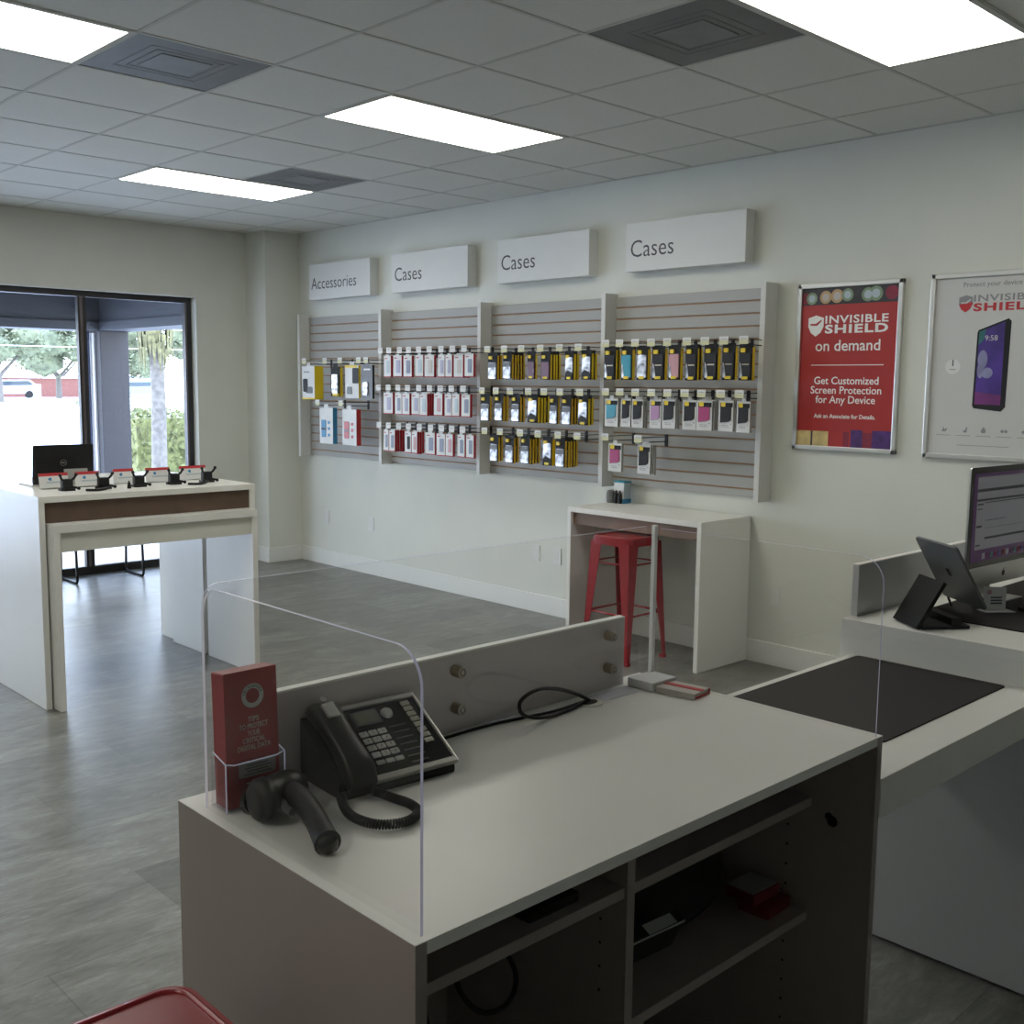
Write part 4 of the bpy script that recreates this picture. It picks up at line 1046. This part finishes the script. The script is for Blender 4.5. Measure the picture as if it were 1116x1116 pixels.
for r_ in range(5):
    for c_ in range(3):
        x = .022 + c_ * .0195; y = FL - .078 - r_ * .0165
        k_ = L(fbox(x, x + .0165, y, y + (.0115 if r_ < 4 else .009), .002, .0055, .0015), 'key', KEYM)
        d = keys[r_ * 3 + c_]
        if d: text(d, .008, Mf @ Matrix.Translation((x + .008, y + .003, .0057)), INK, k_, name='key_digit', align='CENTER', ext=.0001, wpar=False)
b = MB()
for r_ in range(8): b.box(.138, .156, FL - .026 - r_ * .0135, FL - .0155 - r_ * .0135, .002, .0048, .001, M=Mf)
L(b, 'memory_label', mat('memory_label', (.42, .42, .34), .5, var=.03))
b = MB()
for r_ in range(7): b.box(.088, .124, FL - .068 - r_ * .0145, FL - .0655 - r_ * .0145, .002, .0028, M=Mf)
L(b, 'print_line', GREYP)
# handset along the left edge of the face
b = MB()
hp = [(-.028, -.012, .006), (-.030, .015, .021), (-.031, .06, .027), (-.031, .11, .027), (-.030, .155, .022), (-.028, FL + .002, .010)]
prof = [(.026, .019), (.029, .021), (.026, .018), (.026, .018), (.029, .020), (.026, .016)]
rings = []
P_ = catmull([Vector(p) for p in hp], 4); W_ = catmull([Vector((a, c, 0)) for a, c in prof], 4)
for p, w in zip(P_, W_):
    rings.append([b.bm.verts.new(Mf @ Vector((p.x + w.x * math.copysign(abs(math.cos(a)) ** .55, math.cos(a)), p.y, p.z + w.y * math.copysign(abs(math.sin(a)) ** .6, math.sin(a))))) for a in [2 * PI * k / 16 for k in range(16)]])
for i in range(len(rings) - 1):
    for k in range(16): b.bm.faces.new((rings[i][k], rings[i][(k + 1) % 16], rings[i + 1][(k + 1) % 16], rings[i + 1][k]))
b.bm.faces.new(rings[0][::-1]); b.bm.faces.new(rings[-1])
hs_ = L(b, 'handset', BLK, 1.0)
def on_handset(mb, nm, m_): mb.local(nm, m_, hs_)
b = MB(); b.box(-.043, -.019, .118, .150, .040, .0485, .002, M=Mf); on_handset(b, 'handset_label', KEYM)
b = MB(); b.cyl((-.031, .163, .034), (-.031, .163, .0445), .007, .006, 16); b.bm.transform(Mf); on_handset(b, 'handset_button', SILV)
b = MB(); b.box(-.060, .0, .0, DEP + .0, .0, .014, .003); b.prism([(.01, .0), (DEP, .0), (DEP, ZB - .002), (.01, ZF + .004)], -.062, 0, frame((0, 0, 0), (0, 1, 0), (0, 0, 1))); L(b, 'cradle', BLK)
# coiled cord
path = catmull([Vector(p) for p in [(-2.768, -1.475, .9645), (-2.795, -1.53, .9645), (-2.80, -1.575, .9645), (-2.785, -1.612, .9645), (-2.748, -1.628, .9645), (-2.712, -1.612, .9645), (-2.70, -1.575, .9645), (-2.705, -1.53, .964), (-2.715, -1.492, .967)]], 10)
cl = []; Ln = 0; acc = [0]
for i in range(1, len(path)): acc.append(acc[-1] + (path[i] - path[i - 1]).length)
tot = acc[-1]; turns = int(tot / .0048); NP = turns * 7; j = 0
for i in range(NP + 1):
    s_ = tot * i / NP
    while j < len(acc) - 2 and acc[j + 1] < s_: j += 1
    u = (s_ - acc[j]) / max(1e-9, acc[j + 1] - acc[j]); p = path[j].lerp(path[j + 1], u); tg = (path[j + 1] - path[j]).normalized(); w = tg.cross(Vector((0, 0, 1))).normalized(); a = 2 * PI * i / 7
    cl.append(p + (w * math.cos(a) + Vector((0, 0, 1)) * math.sin(a)) * .0066)
o = MB().tube(cl, .0021, n=5).build('coiled_cord', BLK); tag(o, 'black coiled handset cord curling in front of the telephone', 'cord')

# ------------------------------------------------------------------ brochure holder and brochures
BX0, BX1, BY, BD = -2.930, -2.832, -1.388, .040
t = thing('brochure_holder', 'clear acrylic brochure holder with tall back and front pocket', 'holder', ((BX0 + BX1) / 2, BY + BD / 2, HC))
lean = .10
def bp_(x, y, z): return (x, y + (z - HC) * 0, z)
b = MB(); th = .002
b.box(BX0 - .006, BX1 + .006, BY - .006, BY - .004, HC + .004, HC + .085); b.box(BX0 - .006, BX0 - .004, BY - .006, BY + BD + .004, HC + .004, HC + .085); b.box(BX1 + .004, BX1 + .006, BY - .006, BY + BD + .004, HC + .004, HC + .085)
b.box(BX0 - .006, BX1 + .006, BY - .006, BY + BD + .006, HC, HC + .003)
b.build('pocket', clear('holder_acrylic', (.93, .93, .95), 1.2), t)
b = MB(); pts = [(BX0 - .006, BY + BD * .9, HC + .095), (BX0 - .006, BY - .005, HC + .084), (BX0 + .010, BY - .0065, HC + .080), (BX1 - .01, BY - .0065, HC + .080), (BX1 + .006, BY - .005, HC + .084), (BX1 + .006, BY + BD * .9, HC + .095)]
b.tube(pts, .0013, n=6); b.tube([(BX0 - .006, BY - .006, HC + .002), (BX0 - .006, BY - .006, HC + .084)], .0012, n=6); b.tube([(BX1 + .006, BY - .006, HC + .002), (BX1 + .006, BY - .006, HC + .084)], .0012, n=6)
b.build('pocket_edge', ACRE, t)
NB = 7
for k in range(NB):
    y = BY + k * BD / NB
    lab = ['front red brochure reading Tips to protect your critical digital data', 'red brochure directly behind the front one in the holder'][k] if k < 2 else f'red brochure {ORD[k]} from the front in the clear holder'
    t = thing('red_brochure', lab, 'brochure', ((BX0 + BX1) / 2, y, HC + .005), 'red folded brochures in the holder')
    Mb = frame((BX0, y, HC + .005), (1, 0, 0), (0, .035, 1))
    b = MB(); b.prism(rrect(0, BX1 - BX0, 0, .226 - .0006 * k, .003, 3, (0, 0, 0, 1)), -BD / NB + .0006, 0, Mb); b.build('cover', REDB, t)
    if k == 0:
        W_ = BX1 - BX0; cx_, cz_ = W_ * .53, .182
        b = MB()
        for i in range(36):
            a, c = 2 * PI * i / 36, 2 * PI * (i + 1) / 36
            q = [(cx_ + r_ * math.cos(z_), cz_ + r_ * math.sin(z_)) for r_, z_ in ((.0125, a), (.0205, a), (.0205, c), (.0125, c))]
            b.poly([Mb @ Vector((p[0], p[1], .0006)) for p in q])
        b.build('ring_emblem', mat('ring_grey', (.68, .67, .64), .5, var=.02), t)
        wd = 'DRIVESAVERS'
        for i, ch in enumerate(wd):
            a = math.radians(160 - i * 14)
            Mt = Mb @ Matrix.Translation((cx_ + .0142 * math.cos(a), cz_ + .0142 * math.sin(a), .001)) @ Matrix.Rotation(a - PI / 2, 4, 'Z')
            text(ch, .0068, Mt, INK, t, align='CENTER', bold=.0001, ext=.0001)
        PINKT = mat('brochure_text', (.72, .58, .54), .5, var=.01)
        for i, ln in enumerate(('TIPS', 'TO PROTECT', 'YOUR', 'CRITICAL', 'DIGITAL DATA')):
            fw = (.021, .054, .024, .042, .062)[i]; text(ln, .0122, Mb @ Matrix.Translation((W_ * .53 - fw / 2, .139 - i * .0118, .0006)), PINKT, t, fit=fw, bold=.0003, ext=.0001)
        b = MB(); b.prism(rrect(W_ * .22, W_ * .93, .046, .072, .004, 3), .0002, .0007, Mb); b.build('label_panel', mat('label_panel', (.42, .39, .37), .5, var=.02), t)
        for i in range(4):
            b = MB(); b.prism([(W_ * (.32 + .05 * (i % 2)), .050 + i * .005), (W_ * (.84 - .06 * (i % 2)), .050 + i * .005), (W_ * (.84 - .06 * (i % 2)), .0515 + i * .005), (W_ * (.32 + .05 * (i % 2)), .0515 + i * .005)], .0007, .001, Mb); b.build('print_line', INK, t)
        for i in range(3):
            b = MB(); b.prism([(W_ * (.36 + .05 * (i % 2)), .022 + i * .006), (W_ * (.78 - .05 * (i % 2)), .022 + i * .006), (W_ * (.78 - .05 * (i % 2)), .0245 + i * .006), (W_ * (.36 + .05 * (i % 2)), .0245 + i * .006)], .0002, .0007, Mb); b.build('print_line', PINKT, t)

# ------------------------------------------------------------------ barcode scanner
t = thing('barcode_scanner', 'black handheld barcode scanner lying beside the red brochures', 'scanner', (-2.87, -1.50, HC))
b = MB()
hd = [(-2.922, -1.457, .986, .010, .010), (-2.920, -1.456, .986, .026, .024), (-2.914, -1.454, .988, .036, .031), (-2.905, -1.451, .990, .040, .034), (-2.894, -1.448, .991, .036, .033), (-2.885, -1.442, .990, .030, .029), (-2.862, -1.440, .992, .030, .031), (-2.838, -1.438, .991, .029, .029), (-2.818, -1.436, .988, .019, .020), (-2.812, -1.436, .986, .006, .008)]
rings = []
for x, y, z, ry, rz_ in hd: rings.append([b.bm.verts.new((x, y + ry * math.cos(2 * PI * k / 20), z + rz_ * math.sin(2 * PI * k / 20))) for k in range(20)])
for i in range(len(rings) - 1):
    for k in range(20): b.bm.faces.new((rings[i][k], rings[i][(k + 1) % 20], rings[i + 1][(k + 1) % 20], rings[i + 1][k]))
b.bm.faces.new(rings[0][::-1]); b.bm.faces.new(rings[-1]); b.build('head', BLK, t, smooth=1.0)
b = MB(); b.cyl((-2.896, -1.42, .975), (-2.896, -1.405, .970), .022, n=20); b.build('scan_window', BLKG, t)
b = MB(); b.tube([(-2.856, -1.455, .990), (-2.858, -1.49, .990), (-2.868, -1.535, .988), (-2.882, -1.58, .982), (-2.893, -1.615, .974), (-2.897, -1.628, .972)], lambda u: .0215 - .0035 * math.sin(u * PI) - (.003 if u > .97 else 0), n=16, smooth=5)
b.build('handle', BLK, t, smooth=1.0)
b = MB(); b.ball((-2.897, -1.628, .972), .019, .012, .0175, 2); b.build('handle_cap', BLKG, t, smooth=1.0)
b = MB(); b.tube([(-2.874, -1.470, .985), (-2.886, -1.492, .984), (-2.888, -1.515, .983)], .006, n=10, smooth=4); b.build('trigger', GREYP, t)

# ------------------------------------------------------------------ under the counter
t = thing('carry_case', 'black rounded carry case on the open shelf in the right bay', 'bag', (-2.145, -1.545, .531))
b = MB()
bm2 = bmesh.new(); bmesh.ops.create_cube(bm2, size=1.); bmesh.ops.subdivide_edges(bm2, edges=bm2.edges[:], cuts=5, use_grid_fill=True)
for v in bm2.verts:
    c = v.co * 2; r_ = c.length; k = (abs(c.x) ** 3.2 + abs(c.y) ** 3.2 + abs(c.z) ** 3.2) ** (1 / 3.2)
    v.co = Vector((c.x / k * .232, c.y / k * .155, c.z / k * .108))
for v in bm2.verts: v.co += Vector((-2.120, -1.545, .642))
b.add(bm2); b.build('shell', BLKM, t, smooth=1.2)
b = MB(); b.tube([(-2.120 + .230 * math.cos(a) * (1 if abs(math.cos(a)) < .8 else .985), -1.545 + .152 * math.copysign(abs(math.sin(a)) ** .55, math.sin(a)), .585) for a in [2 * PI * k / 40 for k in range(40)]], .003, n=6, closed=True); b.build('piping', BLK, t)
b = MB(); b.tube([(-2.12, -1.60, .745), (-2.09, -1.62, .758), (-2.05, -1.60, .752), (-2.03, -1.57, .742)], .006, n=8, smooth=5); b.build('carry_handle', mat('olive_strap', (.07, .075, .04), .7, var=.1), t)
t = thing('black_carton', 'small black and white carton leaning on the carry case', 'box', (-2.275, -1.752, .60))
Mc = Matrix.Translation((-2.275, -1.752, .632)) @ Matrix.Rotation(math.radians(-4), 4, 'Z') @ Matrix.Rotation(math.radians(24), 4, 'X')
b = MB(); b.box(-.07, .075, -.003, .022, -.035, .035, .002, M=Mc); b.build('carton', BLKC, t)
b = MB(); b.box(-.07, .076, -.0045, -.003, .028, .033, M=Mc); b.box(-.02, .055, -.002, .02, .035, .0362, M=Mc); b.build('white_label', GRYC, t)
for k, (x, y, z, a) in enumerate(((-1.822, -1.715, .5312, 3), (-1.832, -1.69, .5562, -2))):
    t = thing('red_carton', ['lower red carton on the shelf beside the carry case', 'upper red carton with pale top on the shelf beside the carry case'][k], 'box', (x, y, z))
    Mc = Matrix.Translation((x, y, z)) @ Matrix.Rotation(math.radians(a), 4, 'Z')
    b = MB(); b.mi = 0; b.box(-.052, .042, -.032, .045, 0, .024, .002, M=Mc); b.build('carton', mat('dark_red_carton', (.13, .006, .012), .5, var=.05), t)
    if k: b = MB(); b.box(-.048, .038, -.028, .042, .0242, .0265, .001, M=Mc); b.build('pale_sheet', GRYC, t)
t = thing('black_wallet', 'flat black folded case lying on the left shelf', 'case', (-2.54, -1.70, .788))
b = MB(); b.box(-2.60, -2.48, -1.76, -1.66, .7885, .806, .004); b.build('lower_half', BLKM, t)
b = MB(); b.box(-.055, .055, -.002, .002, 0, .08, .001, M=Matrix.Translation((-2.47, -1.70, .812)) @ Matrix.Rotation(math.radians(-55), 4, 'X')); b.build('upper_flap', BLKM, t)
o = MB().tube([(-2.60, -1.45, .767), (-2.55, -1.50, .70), (-2.49, -1.56, .64), (-2.475, -1.60, .59), (-2.51, -1.62, .555), (-2.57, -1.62, .56), (-2.605, -1.60, .60), (-2.60, -1.55, .66), (-2.60, -1.45, .74)], .005, n=8, smooth=8).build('hanging_cable_loop', BLK)
tag(o, 'black cable loop hanging below the left shelf', 'cable')
o = MB().tube([(-2.83, -1.70, .763), (-2.822, -1.76, .74), (-2.83, -1.78, .66), (-2.86, -1.78, .50), (-2.86, -1.75, .081)], .005, n=8, smooth=6).build('hanging_cable', BLK)
tag(o, 'black cable dropping from the left shelf to the cabinet floor', 'cable')
t = thing('label_carton', 'pale carton with printed label at the cabinet bottom, lower right bay', 'box', (-2.2, -1.50, .08))
b = MB(); b.box(-2.35, -2.12, -1.62, -1.35, .081, .40, .003); b.build('carton', GRYC, t)
b = MB(); b.box(-2.34, -2.22, -1.6215, -1.62, .25, .38); b.build('label', WHT, t)

# ------------------------------------------------------------------ right counter
t = thing('service_counter', 'white raised service counter with a lower worktop in front of it', 'counter', (-.3, -1.6, 0))
b = MB(); b.box(-1.742, -.823, -1.9205, -1.352, .775, .860, .0015); b.build('lower_worktop', LAM, t)
b = MB(); b.box(-.834, -.823 + .006, -1.9205, -1.352, .012, .775); b.build('end_panel', mat('end_panel_grey', (.40, .40, .40), .4, var=.01), t)
b = MB(); b.box(-.823, 1.1, -2.35, -1.31, .930, .962, .0015); b.box(-.8225, 1.1, -2.35, -1.31, .775, .93, .0); b.build('upper_worktop', LAM, t)
b = MB(); b.box(-.80, 1.08, -2.30, -1.33, .012, .775); b.build('base_cabinet', LAM, t)
b = MB(); b.box(-.80, 1.08, -2.28, -1.36, 0, .012); b.build('toe_shadow_strip', BLK, t)  # black strip stands in for the shadow gap under the cabinet
t = thing('counter_upstand', 'white board standing along the back edge of the service counter', 'board', (.1, -1.31, .962))
b = MB(); b.box(-.766, 1.1, -1.330, -1.309, .962, 1.122, .001); b.build('board', mat('upstand_board', (.52, .52, .52), .35, var=.01), t)
b = MB(); b.box(-.7665, 1.1, -1.3305, -1.3085, 1.119, 1.1235, .0008); b.build('top_edge', LAM, t)
b = MB(); b.prism(rrect(-1.53, -.845, -1.815, -1.38, .012, 4), .8602, .8635); o = b.build('desk_mat', MATM); tag(o, 'large plain black desk mat on the lower worktop', 'mat')
b = MB(); b.prism(rrect(-.60, .35, -1.86, -1.43, .012, 4), .9622, .9655); o = b.build('desk_mat', MATM); tag(o, 'black desk mat under the computer on the raised counter', 'mat')

# tablet on angled stand
t = thing('tablet_stand', 'angular black tablet stand on the raised counter', 'stand', (-.69, -1.55, .962))
d = Vector((math.sin(math.radians(36)), math.cos(math.radians(36)), 0)); nn = Vector((math.cos(math.radians(36)), -math.sin(math.radians(36)), 0))
Z1 = Vector((0, 0, 1)); c0 = Vector((-.800, -1.545, .9625))
def slab(mb, o_, a, la, u, lu, th):
    a = a.normalized(); u = (u - a * u.dot(a)).normalized(); w = a.cross(u)
    q = [o_, o_ + a * la, o_ + a * la + u * lu, o_ + u * lu]
    V = [mb.bm.verts.new(p) for p in q] + [mb.bm.verts.new(p + w * th) for p in q]
    for idx in ((0, 1, 2, 3), (7, 6, 5, 4), (0, 4, 5, 1), (1, 5, 6, 2), (2, 6, 7, 3), (3, 7, 4, 0)): mb.bm.faces.new([V[i] for i in idx])
b = MB(); slab(b, c0, d, .14, nn * .50 + Z1 * .86, .155, -.012); b.build('back_plate', BLKM, t)
b = MB(); slab(b, c0 + nn * .012, d, .14, nn, .145, -.010); b.build('foot_plate', BLK, t)
b = MB(); slab(b, c0 + nn * .10 - d * 0 + Z1 * .012, d, .14, nn * .0 + Z1, .02, .03); b.build('support_lip', BLK, t)
t = thing('tablet', 'grey tablet seen from behind, tilted on the black stand', 'tablet', (-.56, -1.55, 1.0))
bl = Vector((-.545, -1.632, 1.0)); upv = -nn * math.sin(math.radians(30)) + Z1 * math.cos(math.radians(30))
Mt = frame(bl, d, upv)   # x from near to far edge, y up
b = MB(); b.prism(rrect(0, .24, 0, .22, .012, 4), -.004, .004, Mt); b.build('body', GREYP, t)
nface = d.cross(upv)
b = MB(); b.prism(rrect(.008, .232, .008, .212, .008, 4), (.004 if nface.dot(nn) > 0 else -.005), (.005 if nface.dot(nn) > 0 else -.004), Mt); b.build('screen', BLKG, t)
b = MB(); s_ = -1 if nface.dot(nn) > 0 else 1
b.prism([(.112, .10), (.128, .10), (.128, .125), (.112, .125)], s_ * .0045, s_ * .0050, Mt); b.build('back_emblem', BLKG, t)

# monitor
t = thing('desktop_computer', 'silver all-in-one computer with purple desktop on the raised counter', 'computer', (-.14, -1.5, .9655)); 
Mi = Matrix.Translation((-.402, -1.50, 0)) @ Matrix.Rotation(math.radians(-3), 4, 'Z') @ frame((0, 0, 0), (1, 0, 0), (0, 0, 1))
# local: x right, y up, z toward viewer (-Y)
zb0, zc, zt0 = 1.022, 1.088, 1.413
b = MB(); b.prism(rrect(0, .528, zb0, zt0, .010, 5), -.006, 0, Mi); b.prism(rrect(.06, .468, zb0 + .05, zt0 - .05, .04, 5), -.03, -.006, Mi); b.build('housing', ALU, t)
b = MB(); b.prism(rrect(.0, .528, zc, zt0, .009, 5, (0, 0, 1, 1)), 0, .0012, Mi); b.build('bezel', BLKG, t)
b = MB(); b.prism([(.022, zc + .018), (.506, zc + .018), (.506, zt0 - .020), (.022, zt0 - .020)], .0012, .0018, Mi); scr = b.build('screen', PURP, t)
b = MB(); b.prism([(.045, zc + .058), (.506, zc + .058), (.506, zt0 - .032), (.045, zt0 - .032)], .0018, .0022, Mi); b.build('browser_window', SCRG, scr)
b = MB()
for (u0, u1, v0, v1) in ((.045, .506, .245, .255), (.045, .506, .215, .222), (.05, .09, .202, .208), (.05, .085, .188, .192), (.05, .085, .13, .137), (.10, .506, .2075, .211), (.11, .40, .09, .097), (.11, .25, .15, .152), (.11, .45, .125, .126), (.05, .08, .02 + .05, .075)):
    b.prism([(u0, zc + v0), (u1, zc + v0), (u1, zc + v1), (u0, zc + v1)], .0022, .0026, Mi)
b.build('screen_bars', SCRD, scr)
b = MB(); rndk = random.Random(3)
cols = [SCRG, PHPK, PHTE, MAGE, PHPU, REDP]
b = MB()
for k in range(12):
    b.mi = k % 6; b.prism([(.10 + k * .028, zc + .026), (.12 + k * .028, zc + .026), (.12 + k * .028, zc + .044), (.10 + k * .028, zc + .044)], .0018, .0024, Mi)
b.build('dock_icons', cols, scr)
b = MB(); ap = [(0, -.011), (.006, -.012), (.010, -.005), (.008, .004), (.003, .007), (0, .005), (-.003, .007), (-.008, .004), (-.010, -.005), (-.006, -.012)]
b.prism([(.264 + x, (zb0 + zc) / 2 + y) for x, y in ap], 0, .0008, Mi); b.prism([(.264, (zb0 + zc) / 2 + .008), (.268, (zb0 + zc) / 2 + .009), (.269, (zb0 + zc) / 2 + .014), (.265, (zb0 + zc) / 2 + .012)], 0, .0008, Mi); b.build('fruit_emblem', BLK, t)
b = MB(); b.prism([(.20, .966), (.33, .966), (.33, .970), (.20, .970)], -.12, .04, Mi); b.prism([(.215, .970), (.315, .970), (.305, 1.13), (.225, 1.13)], -.075, -.065, Mi); b.build('stand', ALU, t)
# card stand and keyboard
t = thing('card_holder', 'small clear holder with a printed white card before the computer', 'sign', (-.40, -1.60, .9655))
Mk = frame((-.402, -1.565, .966), (.80, -.60, 0), (0, .05, 1))
b = MB(); b.prism([(0, 0), (.072, 0), (.076, .075), (0, .078)], -.001, .0, Mk); b.build('card', WHT, t)
b = MB(); b.prism([(.018 + .008 * math.cos(a * PI / 6), .060 + .008 * math.sin(a * PI / 6)) for a in range(12)], 0, .0006, Mk); b.build('pink_mark', PINK, t)
for v in (.040, .031, .022):
    b = MB(); b.prism([(.022, v), (.060, v), (.060, v + .005), (.022, v + .005)], 0, .0006, Mk); b.build('print_line', INK, t)
b = MB(); b.prism([(-.012, 0), (.085, 0), (.085, .003), (-.012, .003)], -.02, .035, Mk); b.build('base', mat('frosted_base', (.6, .6, .6), .3, var=.02), t)
t = thing('keyboard', 'black keyboard on the mat right of the card holder', 'keyboard', (-.25, -1.73, .9655))
Mq = Matrix.Translation((-.11, -1.72, .9658)) @ Matrix.Rotation(math.radians(-4), 4, 'Z')
b = MB(); b.box(-.215, .215, -.07, .07, 0, .014, .004, M=Mq); b.build('base', BLK, t)
for r_ in range(5):
    b = MB()
    for c_ in range(14): b.box(-.207 + c_ * .0295, -.207 + c_ * .0295 + .026, -.06 + r_ * .0245, -.06 + r_ * .0245 + .021, .014, .018, .001, 1, M=Mq)
    b.build('key_row', BLKM, t)
o = MB().tube([(-.42, -1.47, .969), (-.40, -1.44, 1.02), (-.37, -1.43, 1.07), (-.33, -1.44, 1.08), (-.30, -1.46, 1.03), (-.28, -1.47, .97)], .004, n=8, smooth=6).build('monitor_cable', BLK)
tag(o, 'black cable arching behind the left edge of the computer', 'cable')

# ------------------------------------------------------------------ world and lights
w = bpy.data.worlds.new('world'); S.world = w; w.use_nodes = True; nt = w.node_tree
bg = nt.nodes['Background']; bg.inputs['Strength'].default_value = 11
tc = nt.nodes.new('ShaderNodeTexCoord'); gr = nt.nodes.new('ShaderNodeSeparateXYZ'); cr = nt.nodes.new('ShaderNodeValToRGB')
nt.links.new(tc.outputs['Generated'], gr.inputs[0]); nt.links.new(gr.outputs['Z'], cr.inputs['Fac']); nt.links.new(cr.outputs[0], bg.inputs['Color'])
cr.color_ramp.elements[0].position = 0; cr.color_ramp.elements[0].color = (.84, .91, 1, 1); cr.color_ramp.elements[1].position = .6; cr.color_ramp.elements[1].color = (.50, .66, 1, 1)
sd = bpy.data.lights.new('sun', 'SUN'); sd.energy = 7; sd.angle = .01; sd.color = (1, .95, .86)
so = bpy.data.objects.new('sun', sd); COL.objects.link(so); so.rotation_euler = (math.radians(48), 0, math.radians(200))

S.view_settings.view_transform = 'Standard'; S.view_settings.look = 'None'; S.view_settings.exposure = 0; S.view_settings.gamma = 1
S.cycles.use_denoising = True; S.cycles.max_bounces = 8; S.cycles.diffuse_bounces = 4; S.cycles.transparent_max_bounces = 16; S.cycles.sample_clamp_indirect = 6
